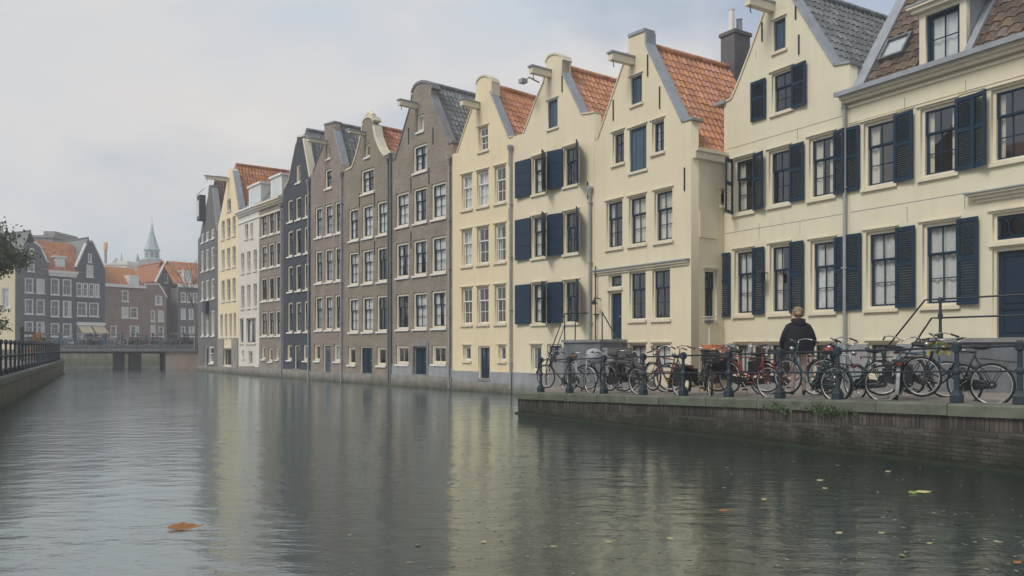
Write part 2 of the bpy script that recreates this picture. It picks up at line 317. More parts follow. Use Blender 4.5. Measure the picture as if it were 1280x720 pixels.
# ------------------------------------------------------------------ houses
class House:
    def __init__(s, name, label, xl, dl, xr, dr, wall, cat='house', group=None):
        s.A = AT(xl, dl); s.B = AT(xr, dr); v = s.B - s.A; s.L = v.length; s.dx, s.dy = v.x / s.L, v.y / s.L
        s.root = empty(name, (s.A.x, s.A.y, 0), math.atan2(v.y, v.x)); tag(s.root, label, cat, group)
        s.root.matrix_basis = Matrix.Translation((s.A.x, s.A.y, 0)) @ Matrix.Rotation(math.atan2(v.y, v.x), 4, 'Z')
        s.wall = wall; s.holes = []; s.M = s.root.matrix_basis.copy()
        s.rows_z = {}
    def uz(s, x, y, off=0):
        """Photo pixel to (along, up) on the facade plane moved in by off."""
        Ax = s.A.x - s.dy * off; Ay = s.A.y + s.dx * off
        r = (x - 640) / F; u = (r * Ay - Ax) / (s.dx - r * s.dy); d = Ay + u * s.dy
        return u, CZ + d * (HY - y) / F
    def u(s, x): return s.uz(x, HY)[0]
    def outline(s, pts, zb=-.4):
        o = [(.004, zb)]
        for x, y in pts:
            u, z = s.uz(x, y); o.append((min(max(u, .004), s.L - .004), z))
        o.append((s.L - .004, zb)); s.out = o
        return o
    def build_wall(s, th=.32, low=None):
        """low = (z, material): the base course is a separate part a little proud of the wall."""
        s.facade = plate(s.out[::-1], s.holes, 0, th, 'wall', s.wall, s.root)
    def base(s, ytop, xref, mat, holes, name='plinth', proud=.03):
        z = s.uz(xref, ytop)[1]
        hs = []
        for (u0, u1, z0, z1) in holes:
            if z0 < z: hs.append((u0, u1, max(z0, -.3), min(z1, z + .02)))
        hs.sort(); m = MB(); u = .01
        def run(a, b, z0, z1):
            if b - a > .02: m.box(a, b, -proud, .02, z0, z1)
        for (u0, u1, z0, z1) in hs:
            run(u, u0, -.5, z); run(u0, u1, -.5, z0)
            u = u1
        run(u, s.L - .01, -.5, z)
        m.build(name, mat, s.root)
    def hole(s, u0, u1, z0, z1):
        s.holes.append([(u0, z0), (u1, z0), (u1, z1), (u0, z1)])
    def body(s, zr, depth=9, zl=None):
        zl = zr if zl is None else zl
        m = MB()
        m.box(.02, .25, .33, depth, -.4, zl); m.box(s.L - .25, s.L - .02, .33, depth, -.4, zr)
        m.box(.02, s.L - .02, depth, depth + .25, -.4, max(zl, zr)); m.build('side_wall', s.wall, s.root)
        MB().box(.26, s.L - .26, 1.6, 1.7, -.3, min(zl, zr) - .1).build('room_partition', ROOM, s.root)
    def gable_roof(s, pa, pb, mat, depth=9, drop=.16, single=0, tw=.22, tl=.30, ridge=None, left=None, lmat=None):
        """Roof behind the gable; pa (top) and pb (foot) are photo pixels on the right-hand gable slope."""
        ua, za = s.uz(*pa); ub, zb = s.uz(*pb); sl = (zb - za) / (ub - ua)
        uc = s.u(ridge) if ridge else ua - .25
        zr = za + sl * (uc - ua) - drop; ue = s.L - .02; ze = zr + sl * (ue - uc); ue2 = ue + .0
        if left: ul, zl = s.uz(*left); zl -= drop
        else: ul, zl = .02, ze
        y0, y1 = .3, depth + .2
        m = MB()
        for (a, b) in (((uc, zr), (ue2, ze)), ((ul, zl), (uc, zr))):
            m.poly([(a[0], y0, a[1]), (b[0], y0, b[1]), (b[0], y1, b[1]), (a[0], y1, a[1])]); 
            m.poly([(a[0], y0, a[1] - .12), (a[0], y1, a[1] - .12), (b[0], y1, b[1] - .12), (b[0], y0, b[1] - .12)])
            m.quad((a[0], y0, a[1] - .12), (b[0], y0, b[1] - .12), (b[0], y0, b[1]), (a[0], y0, a[1]))
        m.poly([(ul, y1, zl - .1), (ue2, y1, ze - .1), (uc, y1, zr - .1)])
        ro = m.build('roof', mat, s.root)
        S = Vector((uc - ue2, 0, zr - ze)); Ls = S.length; S.normalize()
        tiles(ro, mat, Vector((ue2, y0 + .1, ze)), Vector((0, 1, 0)), S, y1 - y0 - .1, Ls, tw, tl, single)
        rc = MB(); k = 0; y = y0 + .05
        while y < y1: rc.tube([(uc, y, zr + .03), (uc, y + .36, zr + .045)], [.11, .09], 8); y += .33
        rc.build('ridge_tiles', lmat or mat, ro)
        s.ze, s.zr_, s.uc = ze, zr, uc
        return ro
    def coping(s, pts, mat, wid=.42, t=.07, name='coping', y0=-.04):
        P = [s.uz(*p) for p in pts]; m = MB()
        for (a, b) in zip(P, P[1:]):
            d = Vector((b[0] - a[0], b[1] - a[1])); d.normalize(); n = Vector((-d.y, d.x))
            if n.y < 0: n = -n
            q = [(a[0], a[1]), (b[0], b[1]), (b[0] + n.x * t, b[1] + n.y * t), (a[0] + n.x * t, a[1] + n.y * t)]
            i = len(m.v)
            m.v += [(u, y0, z) for u, z in q] + [(u, y0 + wid, z) for u, z in q]
            m.f += [(i, i + 1, i + 2, i + 3), (i + 7, i + 6, i + 5, i + 4), (i, i + 4, i + 5, i + 1), (i + 1, i + 5, i + 6, i + 2), (i + 2, i + 6, i + 7, i + 3), (i + 3, i + 7, i + 4, i)]
        return m.build(name, mat, s.root)
    def beam(s, x, y, mat, ln=.95, h=.26, wd=.2, cap=None):
        u, z = s.uz(x, y)
        b = MB().box(u - wd / 2, u + wd / 2, -ln, -.002, z - h / 2, z + h / 2 - .04).build('hoist_beam', mat, s.root)
        MB().box(u - wd / 2 - .04, u + wd / 2 + .04, -ln - .05, -.002, z + h / 2 - .038, z + h / 2 + .02).build('beam_cap', cap or LEAD, b)
        MB().tube([(u, -ln + .12, z - h / 2), (u, -ln + .12, z - h / 2 - .16), (u + .05, -ln + .12, z - h / 2 - .2)], .016, 6).build('hook', IRON, b)
    def pipe(s, x, ytop, ybot, mat=None, r=.045, hopper=True, off=.09):
        u, z1 = s.uz(x, ytop); z0 = s.uz(x, ybot)[1]
        m = MB().tube([(u, -off, z0), (u, -off, z1)], r, 8)
        if hopper: m.lathe([(.05, 0), (.06, .08), (.12, .25), (.12, .33)], (u, -off - .02, z1 - .02), 8)
        z = z0 + 1
        while z < z1: m.box(u - .07, u + .07, -off - .05, -.001, z, z + .04); z += 2.1
        m.build('downpipe', mat or PIPE, s.root)
    def anchors(s, pts, ln=.55):
        for x, y in pts:
            u, z = s.uz(x, y); MB().box(u - .018, u + .018, -.035, -.001, z - ln / 2, z + ln / 2).build('wall_anchor', IRON, s.root)
    def window(s, x0, x1, yt, yb, xref=None, st=None, name='window', off=0):
        xref = xref or (x0 + x1) / 2
        u0, u1 = s.u(x0), s.u(x1); z1 = s.uz(xref, yt)[1]; z0 = s.uz(xref, yb)[1]
        return s.window_uz(u0, u1, z0, z1, st, name)
    def window_uz(s, u0, u1, z0, z1, st, name='window'):
        s.hole(u0, u1, z0, z1)
        return make_window(s.root, u0, u1, z0, z1, st, name)
    def grid(s, cols, rows, xref, st):
        for c in cols:
            for r in rows: s.window(c[0], c[1], r[0], r[1], xref, st)
    def door(s, x0, x1, yt, yb, mat, frame, xref=None, two=False, glass=False):
        xref = xref or (x0 + x1) / 2
        u0, u1 = s.u(x0), s.u(x1); z1 = s.uz(xref, yt)[1]; z0 = s.uz(xref, yb)[1]
        s.hole(u0, u1, z0, z1)
        fw = .07; m = MB()
        for a, b, c, d in ((u0, u0 + fw, z0, z1), (u1 - fw, u1, z0, z1), (u0 + fw, u1 - fw, z1 - fw, z1)): m.box(a + .002, b - .002, .05, .2, c, d - .002)
        dr = MB().box(u0 + fw, u1 - fw, .12, .17, z0, z1 - fw).build('door', mat, s.root)
        m.build('door_frame', frame, dr)
        p = MB(); n = 2 if two or (u1 - u0) > .95 else 1; w_ = (u1 - u0 - 2 * fw) / n; H = z1 - fw - z0
        for k in range(n):
            for a, b in (((.06, .34), (.40, .95)) if not glass else ((.06, .34),)):
                ua, ub = u0 + fw + k * w_ + .09, u0 + fw + (k + 1) * w_ - .09; za, zb = z0 + H * a, z0 + H * b
                for q in ((ua, ub, za, za + .03), (ua, ub, zb - .03, zb), (ua, ua + .03, za + .03, zb - .03), (ub - .03, ub, za + .03, zb - .03)): p.box(q[0], q[1], .095, .121, q[2], q[3])
            if glass: MB().box(u0 + fw + k * w_ + .1, u0 + fw + (k + 1) * w_ - .1, .108, .119, z0 + H * .42, z0 + H * .94).build('pane', GLASS, dr)
        if n == 2: p.box((u0 + u1) / 2 - .02, (u0 + u1) / 2 + .02, .098, .121, z0, z1 - fw)
        p.build('door_panel', mat, dr)
        MB().lathe([(.012, 0), (.03, .02), (.03, .05), (.01, .06)], (u1 - fw - .1, .07, z0 + H * .47), 8).build('handle', PIPE, dr)
        MB().box(u0 - .06, u1 + .06, -.06, .22, z0 - .1, z0 - .003).build('threshold', STONE, dr)
        return dr
    def shutter(s, x0, x1, yt, yb, xref, hinge, ang=0, louvre=True, mat=None, n=30):
        """hinge 'L' means hinged on its left edge (it swings out to the right of the window)."""
        mat = mat or BLUE
        ua, ub = s.u(x0), s.u(x1); z1 = s.uz(xref, yt)[1]; z0 = s.uz(xref, yb)[1]
        make_shutter(s.root, ua if hinge == 'L' else ub, ub - ua, z0, z1, 1 if hinge == 'L' else -1, ang, louvre, mat, n)

STY = {}
def style(k, **a):
    d = dict(frame=CREAM, sash=BLUE, fw=.07, sw=.05, bar=.022, split=.36, top=(2, 1), low=(2, 2), lintel=True, sill=CREAM, panes=True, curt=.35, cmat=CURT, dep=.07, lint=CREAM)
    d.update(a); STY[k] = d
    return d
def make_window(root, u0, u1, z0, z1, st, name='window', y=0):
    st = STY[st] if isinstance(st, str) else st
    fw, sw, bar, dp = st['fw'], st['sw'], st['bar'], y + st['dep']
    m = MB(); W = u1 - u0; H = z1 - z0
    def ring(m, a, b, c, d, t, ya, yb):
        m.box(a, a + t, ya, yb, c, d); m.box(b - t, b, ya, yb, c, d); m.box(a + t, b - t, ya, yb, c, c + t); m.box(a + t, b - t, ya, yb, d - t, d)
    ring(m, u0 + .002, u1 - .002, z0 + .002, z1 - .002, fw, dp, dp + .14)
    win = m.build(name, st['frame'], root)
    a, b, c, d = u0 + fw, u1 - fw, z0 + fw, z1 - fw
    sm = MB(); pr = []
    ya, yb = dp + .045, dp + .085
    zs = d - (d - c) * st['split'] if st['split'] else None
    secs = [(c, d, st['low'], 0)] if not zs else [(c, zs + .02, st['low'], .02), (zs - .02, d, st['top'], -.018)]
    for (ca, da, (nc, nr), oy) in secs:
        ring(sm, a + .001, b - .001, ca, da, sw, ya + oy, yb + oy)
        ia, ib, ic, id_ = a + sw, b - sw, ca + sw, da - sw
        cw = (ib - ia) / nc; rh = (id_ - ic) / nr
        for k in range(1, nc): sm.box(ia + k * cw - bar / 2, ia + k * cw + bar / 2, ya + oy + .004, yb + oy - .004, ic, id_)
        for k in range(1, nr):
            for q in range(nc): sm.box(ia + q * cw + (bar / 2 if q else 0), ia + (q + 1) * cw - (bar / 2 if q < nc - 1 else 0), ya + oy + .006, yb + oy - .006, ic + k * rh - bar / 2, ic + k * rh + bar / 2)
        if st['panes']:
            for q in range(nc):
                for k in range(nr): pr.append((ia + q * cw + (bar / 2 if q else 0), ia + (q + 1) * cw - (bar / 2 if q < nc - 1 else 0), ic + k * rh + (bar / 2 if k else 0), ic + (k + 1) * rh - (bar / 2 if k < nr - 1 else 0), (ya + yb) / 2 + oy))
        else: pr.append((ia, ib, ic, id_, yb + oy - .003))
    sm.build('sash', st['sash'], win)
    for p in pr: MB().quad((p[0], p[4], p[2]), (p[1], p[4], p[2]), (p[1], p[4], p[3]), (p[0], p[4], p[3])).build('pane', GLASS, win)
    if st['sill']: MB().box(u0 - .06, u1 + .06, y - .07, dp + .02, z0 - .085, z0 - .002).build('sill', st['sill'], win)
    if st['lintel']: MB().box(u0 - .1, u1 + .06, y - .05, y - .001, z1 + .05, z1 + .085).build('lintel', st['lint'], win)
    r = random.random()
    if r < st['curt']:
        full = st.get('full', random.random() < .5); cm = MB(); yy = yb + .06
        spans = [(a - .03, b + .03)] if full else [(a - .03, a + W * random.uniform(.16, .34)), (b - W * random.uniform(.1, .3), b + .03)]
        for p, q in spans:
            n = max(6, int((q - p) / .035)); i0 = len(cm.v); ph = random.uniform(0, 6)
            for k in range(n + 1):
                t = p + (q - p) * k / n; o = .02 * math.sin(k * 1.15 + ph) + .008 * math.sin(k * 2.9)
                cm.v += [(t, yy + o, c - .03), (t, yy + o * .8, d + .03)]
            cm.f += [(i0 + 2 * k, i0 + 2 * k + 2, i0 + 2 * k + 3, i0 + 2 * k + 1) for k in range(n)]
        cm.build('curtain', st['cmat'], win, True)
    return win
SLAT = {}
def make_shutter(root, uh, W, z0, z1, sg, ang, louvre, mat, n):
    H = z1 - z0; t = .04
    m = MB(); xs = (0, W) if sg > 0 else (-W, 0); b = .075 if louvre else .0
    if louvre:
        m.box(xs[0], xs[0] + b, -t, 0, 0, H); m.box(xs[1] - b, xs[1], -t, 0, 0, H)
        for z in (0, H * .52, H - b * 1.2): m.box(xs[0] + b, xs[1] - b, -t, 0, z, z + b * 1.2)
    else:
        m.box(xs[0], xs[1], -t, 0, 0, H)
        for k in (.33, .66): m.box(xs[0] + .03, xs[1] - .03, -t - .012, -t, H * k, H * k + .09)
    o = m.build('shutter', mat, root); o.location = (uh, -.035, z0); o.rotation_euler = (0, 0, -sg * R(ang))
    for k in (.12, .86): MB().box(xs[0] - .0 if sg > 0 else xs[1] - .05, xs[0] + .05 if sg > 0 else xs[1] + .0, -t - .01, .012, H * k, H * k + .05).build('hinge', IRON, o)
    if louvre:
        key = (round(W, 3), mat.name); x0, x1 = xs[0] + b, xs[1] - b
        M = Matrix.Rotation(R(38), 4, 'X')
        me = SLAT.setdefault((key, sg), MB().box(x0, x1, -.024, .024, -.005, .005, M).mesh('slat', mat))
        za = [(b * 1.2, H * .52), (H * .52 + b * 1.2, H - b * 1.2)]
        for lo, hi in za:
            k = n // 2
            for i in range(k):
                q = link('slat', me, o); q.location = (0, -t / 2, lo + (hi - lo) * (i + .5) / k)

style('cream', frame=CREAM, sash=BLUE, curt=.75, full=False, cmat=CURT2)
style('cream_lace', frame=CREAM, sash=BLUE, curt=1, full=True, cmat=CURT)
style('yellow', frame=CREAM, sash=WHITE, fw=.05, curt=.5, cmat=CURT)
style('yellow_b', frame=CREAM, sash=WHITE, fw=.05, split=0, low=(1, 1), curt=.8, cmat=CURT)
style('blue', frame=CREAM, sash=BLUE, fw=.05, curt=.5, cmat=CURT2)
style('blue_small', frame=CREAM, sash=BLUE, fw=.05, split=0, low=(2, 3), curt=.4)
style('dark_low', frame=CREAM, sash=BLUED, fw=.05, split=0, low=(2, 1), curt=.4)
style('brick', frame=CREAM, sash=BLUE, fw=.1, sw=.045, panes=False, lintel=False, sill=WHITE, curt=.85, dep=.05)
style('brick_d', frame=CREAM, sash=BLUE, fw=.1, sw=.045, panes=False, lintel=False, sill=WHITE, curt=.35, dep=.05)
style('brick_w', frame=CREAM, sash=CREAM, fw=.09, split=0, low=(2, 1), panes=False, lintel=False, sill=WHITE, curt=.5, dep=.05)
style('brick_1', frame=CREAM, sash=CREAM, fw=.08, split=0, low=(1, 1), panes=False, lintel=False, sill=WHITE, curt=.3, dep=.05)
style('far', frame=WHITE, sash=WHITE, fw=.09, sw=.04, split=.4, top=(1, 1), low=(2, 1), panes=False, lintel=False, sill=WHITE, curt=.4, dep=.03)
style('plain', frame=PL_W, sash=PL_W, fw=.05, sw=.035, split=.4, top=(1, 1), low=(1, 1), panes=False, lintel=False, sill=PL_W, curt=.2, dep=.06)
style('shutdoor', frame=CREAM, sash=BLUE2, fw=.05, split=0, low=(2, 1), curt=0, panes=False)
def boards(h, x0, x1, yt, yb, mat=None, xref=None, n=4):
    """A closed loft hatch of upright boards in a cream frame."""
    mat = mat or BLUE2
    xref = xref or (x0 + x1) / 2; u0, u1 = h.u(x0), h.u(x1); z1 = h.uz(xref, yt)[1]; z0 = h.uz(xref, yb)[1]
    h.hole(u0, u1, z0, z1); m = MB(); fw = .05
    m.box(u0 + .002, u0 + fw, .04, .16, z0 + .002, z1 - .002); m.box(u1 - fw, u1 - .002, .04, .16, z0 + .002, z1 - .002)
    m.box(u0 + fw, u1 - fw, .04, .16, z1 - fw, z1 - .002); m.box(u0 + fw, u1 - fw, .04, .16, z0 + .002, z0 + fw)
    fr = m.build('loft_hatch', mat, h.root); w_ = (u1 - u0 - 2 * fw) / n
    for k in range(n):
        MB().box(u0 + fw + k * w_ + .006, u0 + fw + (k + 1) * w_ - .006, .075 + .006 * (k % 2), .11, z0 + fw, z1 - fw).build('board', mat, fr)
    MB().box(u0 + fw, u1 - fw, .115, .13, z0 + fw, z1 - fw).build('backing', mat, fr)
    MB().box(u0 - .07, u1 + .07, -.06, .05, z0 - .08, z0 - .002).build('sill', CREAM, fr)
    MB().box(u0 - .12, u1 + .06, -.05, -.001, z1 + .05, z1 + .085).build('lintel', CREAM, fr)
def zgeom(h): return h.ze
def arc(x0, y0, x1, y1, xt, yt, n=6):
    """Half-round cap between two points through a top point, in photo pixels."""
    out = []
    for k in range(n + 1):
        a = math.pi * k / n; xm = (x0 + x1) / 2
        out.append((xm - (x1 - x0) / 2 * math.cos(a), (y0 + (y1 - y0) * k / n) - ((y0 + y1) / 2 - yt) * math.sin(a)))
    return out
def chimney(parent, c, sx, sy, h, mat, pots=2, name='chimney'):
    o = MB().box(c[0] - sx / 2, c[0] + sx / 2, c[1] - sy / 2, c[1] + sy / 2, c[2], c[2] + h).box(c[0] - sx / 2 - .05, c[0] + sx / 2 + .05, c[1] - sy / 2 - .05, c[1] + sy / 2 + .05, c[2] + h, c[2] + h + .12).build(name, mat, parent)
    for k in range(pots):
        MB().lathe([(.13, 0), (.11, .15), (.1, .75 - .25 * k), (.12, .8 - .25 * k)], (c[0], c[1] + (k - (pots - 1) / 2) * sy * .5, c[2] + h + .121), 10).build('chimney_pot', WHITE if k == 0 else LEAD, o)
    return o

# ---------- five cream houses on the right
# H1: wide cream house with a street-facing tiled roof
XV1 = 62
H2L = None
h3 = House('gabled_house', 'pale cream neck-gabled house with orange roof, dark blue windows and high doorstep', 743, 27.8, 864, 23.9, PL_A)
corner = h3.B; inw = Vector((-h3.dy, h3.dx, 0))
def side_pt(x):
    r = (x - 640) / F; t = (r * corner.y - corner.x) / (inw.x - r * inw.y); return t, corner.y + t * inw.y
t905, d905 = side_pt(905)
h2 = House('gabled_house', 'cream spout-gabled house with louvred blue shutters and grey tiled roof', 905, d905, 1062, d905 * (905 - XV1) / (1062 - XV1), PL_B)
h1 = House('wide_house', 'wide cream house with brown tiled street-side roof, dormer and louvred shutters', 1062, h2.B.y, 1430, h2.B.y * (1062 - XV1) / (1430 - XV1), PL_B)
# --- H1
zg = h1.uz(1062, 121)[1]
h1.out = [(.004, -.4), (.004, zg), (h1.L - .004, zg), (h1.L - .004, -.4)]
h1.window(1079.5, 1119, 150, 233, 1098, 'cream'); h1.window(1150.5, 1196, 131, 219.5, 1172, 'cream'); h1.window(1239, 1286, 107.5, 201, 1260, 'cream')
h1.window(1082.5, 1121, 288, 386, 1100, 'cream_lace'); h1.window(1153, 1198, 277.5, 382.5, 1175, 'cream_lace')
h1.window(1085, 1121, 428.5, 470, None, 'dark_low'); h1.window(1154, 1193, 426, 470, None, 'dark_low')
h1.window(1340, 1390, 100, 195, 1260, 'cream')
for a in ((1119, 1144.5, 150, 233, 1098, 'L', 6), (1196, 1221, 131, 219.5, 1172, 'L', 5), (1218, 1240, 131, 219.5, 1172, 'L', 20), (1121, 1146, 288, 386, 1100, 'L', 3), (1198, 1225.5, 277.5, 382.5, 1175, 'L', 4), (1057.5, 1076, 150, 233, 1098, 'R', 0), (1057, 1078, 288, 386, 1100, 'R', 0)): h1.shutter(*a)
# door, fanlight with oval glazing, cornice over the door
dr = h1.door(1240.5, 1296, 309, 422, BLUED, CREAM, 1260, two=False)
u0, u1 = h1.u(1240.5), h1.u(1296); za, zb = h1.uz(1250, 303)[1], h1.uz(1250, 266)[1]
style('fan', frame=CREAM, sash=BLUE, fw=.06, sw=.06, split=0, low=(1, 1), curt=0, lintel=True)
fw_ = h1.window_uz(u0, u1, za, zb, 'fan', 'fanlight')
ov = MB(); cu, cz = (u0 + u1) / 2, (za + zb) / 2
for k in (-1, 0, 1):
    ov.tube([(cu + k * .38 * (u1 - u0) / 1.1 + .2 * math.cos(a) * (u1 - u0) / 1.1, .105, cz + .21 * math.sin(a)) for a in [2 * math.pi * i / 20 for i in range(20)]], .014, 5, closed=True)
ov.build('glazing_bar', BLUE, fw_)
cn = MB(); uu0, uu1 = h1.u(1213), h1.u(1330); zc = h1.uz(1245, 249)[1]
for k, (p, a, b) in enumerate(((.06, 0, .07), (.13, .071, .14), (.2, .141, .19))): cn.box(uu0 + .2 - p, uu1, -p, -.001, zc - .02 + a, zc - .02 + b)
cn.build('door_cornice', CREAM, h1.root); MB().box(uu0 - .04, uu1, -.24, -.001, zc + .171, zc + .2).build('cornice_lead', LEAD, h1.root)
h1.build_wall(); h1.body(zg - .05, 9)
h1.base(430, 1130, PLINTH, [(h1.u(a), h1.u(b), h1.uz((a + b) / 2, 470)[1], h1.uz((a + b) / 2, 428)[1]) for a, b in ((1085, 1121), (1154, 1193))] + [(u0, u1, h1.uz(1260, 422)[1], 4)])
# gutter cornice and string mouldings
gm = MB()
for p, a, b in ((.02, -.75, -.735), (.02, -.70, -.685), (.05, -.30, -.24), (.16, -.18, -.1), (.24, -.099, -.0)): gm.box(-.02 - (.12 if p > .1 else 0), h1.L, -p, -.001, zg + a, zg + b)
gm.build('cornice', CREAM, h1.root)
MB().box(-.22, h1.L, -.33, .05, zg + .002, zg + .07).box(-.22, h1.L, -.36, -.331, zg - .02, zg + .1).build('gutter', LEAD, h1.root)
# roof plane: rises 55 degrees from the gutter
pit = R(55); Sv = Vector((0, math.cos(pit), math.sin(pit))); Ov = Vector((.35, .08, zg + .1)); LsR = 6.2
rm = MB(); a = Vector((.02, .06, zg + .07)); b_ = Vector((h1.L, .06, zg + .07)); c_ = b_ + Sv * LsR; d_ = a + Sv * LsR
dv0, dv1 = h1.uz(1150, 40, .25)[0], h1.uz(1209, 40, .25)[0]; X_ = Vector((1, 0, 0)); hS = Sv * (1.6 / math.sin(pit))
rm.quad(a, a + X_ * (dv0 + .05), d_ + X_ * (dv0 + .05), d_); rm.quad(a + X_ * (dv1 - .08), b_, c_, d_ + X_ * (dv1 - .08)); rm.quad(a + X_ * (dv0 + .05) + hS, a + X_ * (dv1 - .08) + hS, d_ + X_ * (dv1 - .08), d_ + X_ * (dv0 + .05))
rm.quad(d_, c_, c_ + Vector((0, 4, -5)), d_ + Vector((0, 4, -5)))
rm.poly([a, d_, d_ + Vector((0, 4, -5)), a + Vector((0, 8, 0))])
roof1 = rm.build('roof', T_BR, h1.root)
def rp(x, y):
    """Photo pixel to (along, up-slope) on the H1 roof plane."""
    Mi = h1.M.inverted(); o = Mi @ Vector((0, 0, CZ)); d = (Mi.to_3x3() @ Vector(((x - 640) / F, 1, (HY - y) / F)))
    n = Vector((0, -math.sin(pit), math.cos(pit))); t = (Ov - o).dot(n) / d.dot(n); p = o + d * t - Ov
    return p.x, p.dot(Sv)
sk = [rp(1105, 76), rp(1131, 71), rp(1136, 47), rp(1112, 50)]
sa0, sa1, sb0, sb1 = min(sk[0][0], sk[3][0]) + .12, max(sk[1][0], sk[2][0]) - .1, sk[0][1], sk[2][1]
dv0, dv1 = h1.uz(1150, 40, .25)[0], h1.uz(1209, 40, .25)[0]
def skip1(a, b): return (sa0 - .1 < a < sa1 + .1 and sb0 - .1 < b < sb1 + .12) or (dv0 - .15 < a + .35 < dv1 + .2 and b < 3.1 and b * math.sin(pit) < 1.75)
tiles(roof1, T_BR, Ov, Vector((1, 0, 0)), Sv, h1.L - .4, LsR - .1, .27, .31, 300, skip1)
Mr = Matrix((Vector((1, 0, 0)), Sv, Vector((0, -math.sin(pit), math.cos(pit))))).transposed().to_4x4(); Mr.translation = Ov
ld = MB().box(-.36, -.02, 0, LsR, -.02, .09, Mr).build('verge_flashing', LEAD, h1.root)
sky1 = MB()
for q in ((sa0 - .06, sa1 + .06, sb0 - .06, sb0), (sa0 - .06, sa1 + .06, sb1, sb1 + .06), (sa0 - .06, sa0, sb0, sb1), (sa1, sa1 + .06, sb0, sb1)): sky1.box(q[0], q[1], q[2], q[3], .0, .14, Mr)
sk_ = sky1.build('skylight', LEADD, h1.root); MB().box(sa0, sa1, sb0, sb1, .08, .09, Mr).build('pane', GLASS, sk_); MB().box(sa0, sa1, sb0, sb1, .05, .06, Mr).build('blind', CURT, sk_)
# dormer
zd0, zd1 = zg + .12, zg + 1.66
dm = MB(); yb_ = 1.75; yf = .22
plate([(dv0, zd0), (dv1, zd0), (dv1, zd1), (dv0, zd1)], [[(dv0 + .16, zd0 + .12), (dv1 - .16, zd0 + .12), (dv1 - .16, zd1 - .2), (dv0 + .16, zd1 - .2)]], yf, yf + .14, 'dormer_front', CREAM, h1.root)
style('dorm', frame=BLUE, sash=BLUE, fw=.06, sw=.05, split=0, low=(2, 2), lintel=False, sill=LEAD, curt=1, full=True)
make_window(h1.root, dv0 + .16, dv1 - .16, zd0 + .12, zd1 - .2, 'dorm', y=yf)
ck = MB()
for u_ in (dv0 + .01, dv1 - .05):
    yb_ = 1.3; ck.poly([(u_, yf + .14, zd0), (u_, yf + .14, zd1), (u_, yb_, zd1), ]); ck.poly([(u_ + .04, yf + .14, zd0), (u_ + .04, yb_, zd1), (u_ + .04, yf + .14, zd1)])
ck.build('dormer_cheek', LEAD, h1.root)
MB().box(dv0 - .2, dv1 + .2, yf - .22, yb_ + .25, zd1 + .001, zd1 + .06).box(dv0 - .12, dv1 + .12, yf - .14, yf + .13, zd1 - .1, zd1 - .001).build('dormer_cornice', CREAM, h1.root)
MB().box(dv0 - .22, dv1 + .22, yf - .24, yb_ + .3, zd1 + .061, zd1 + .1).build('dormer_lead', LEAD, h1.root)
MB().box(dv1 + .02, dv1 + .2, .05, 2.0, .03, .1, Mr @ Matrix.Translation((-.35, 0, 0))).build('dormer_flashing', LEAD, h1.root)
chimney(h1.root, (h1.L * .62, 5.2, zg + 4), .9, .7, 3.2, BR_A)
# rendered joints (thin grooves read as lines)
z0_ = h1.uz(1062, 266)[1]; MB().box(.05, h1.u(1212), -.004, -.001, z0_, z0_ + .014).build('render_joint', STONE, h1.root)
for x, ya, yb2 in ((1134, 258, 277), (1206, 244, 262), (1131, 122, 138), (1207, 100, 116)):
    u_, z_ = h1.uz(x, ya); z2 = h1.uz(x, yb2)[1]; MB().box(u_ - .006, u_ + .006, -.0045, -.001, z2, z_).build('render_joint', STONE, h1.root)

# --- H2
h2.outline([(903, 131), (906, 128), (914.5, 124), (920, 112.5), (937.5, 67.5), (952.5, 25), (960, 3), (961, -30), (984, -36), (986, -10), (991, 0), (1042.5, 82.5), (1064, 78.5)])
boards(h2, 967, 982, 24, 63)
h2.window(964.5, 991, 88, 139, 978, 'blue'); h2.shutter(940, 958.5, 90, 141, 978, 'R', 0, n=24); h2.shutter(991, 1010, 88, 141, 978, 'L', 4, n=24)
for a, b, t, bt in ((917, 942.5, 197, 266, ), (960.8, 988, 186, 256), (1011, 1043.5, 169.5, 247)): h2.window(a, b, t, bt, None, 'cream')
for k, (a, b, t, bt) in enumerate(((918, 941.5, 312, 394), (962, 988, 305, 392), (1013, 1044, 299.5, 390))): h2.window(a, b, t, bt, None, ('cream_lace', 'cream', 'cream_lace')[k])
for a in ((900, 916, 197, 266, 929, 'R', 112), (943, 959, 197, 266, 930, 'L', 14), (988.5, 1007, 186, 256, 974, 'L', 3), (1044, 1060, 169.5, 247, 1027, 'L', 14),
          (899, 914, 313.5, 395, 929, 'R', 4), (942, 957, 312, 394, 930, 'L', 2), (988.5, 1006.5, 305, 392, 975, 'L', 3), (1044.5, 1056, 299.5, 390, 1028, 'L', 3)): h2.shutter(*a, n=28)
for a, b in ((919, 936), (940, 958), (962, 988), (1016, 1047)): h2.window(a, b, 429.5, 468, 935, 'dark_low')
h2.build_wall(); r2 = h2.gable_roof((991, 0), (1042.5, 82.5), T_GR, drop=.22, single=300, ridge=973)
h2.body(h2.ze - .1)
h2.coping([(986, -12), (991, 0), (1042.5, 82.5)], LEAD); h2.coping([(1042.5, 82.5), (1063, 79)], LEAD, .5); h2.coping([(961, -30), (984, -36)], LEAD)
h2.coping([(903.5, 130), (914.5, 124), (920, 112.5), (937.5, 67.5), (952.5, 25), (960, 3)], CREAM, .4, .05)
h2.beam(965, 10, CREAM, 1.0)
h2.pipe(1058.5, 130, 484, hopper=False)
h2.base(430, 1050, PLINTH, [(h2.u(a), h2.u(b), h2.uz(935, 468)[1], h2.uz(935, 429.5)[1]) for a, b in ((919, 936), (940, 958), (962, 988), (1016, 1047))])
h2.anchors([(953, 40), (995, 12), (999, 56)])
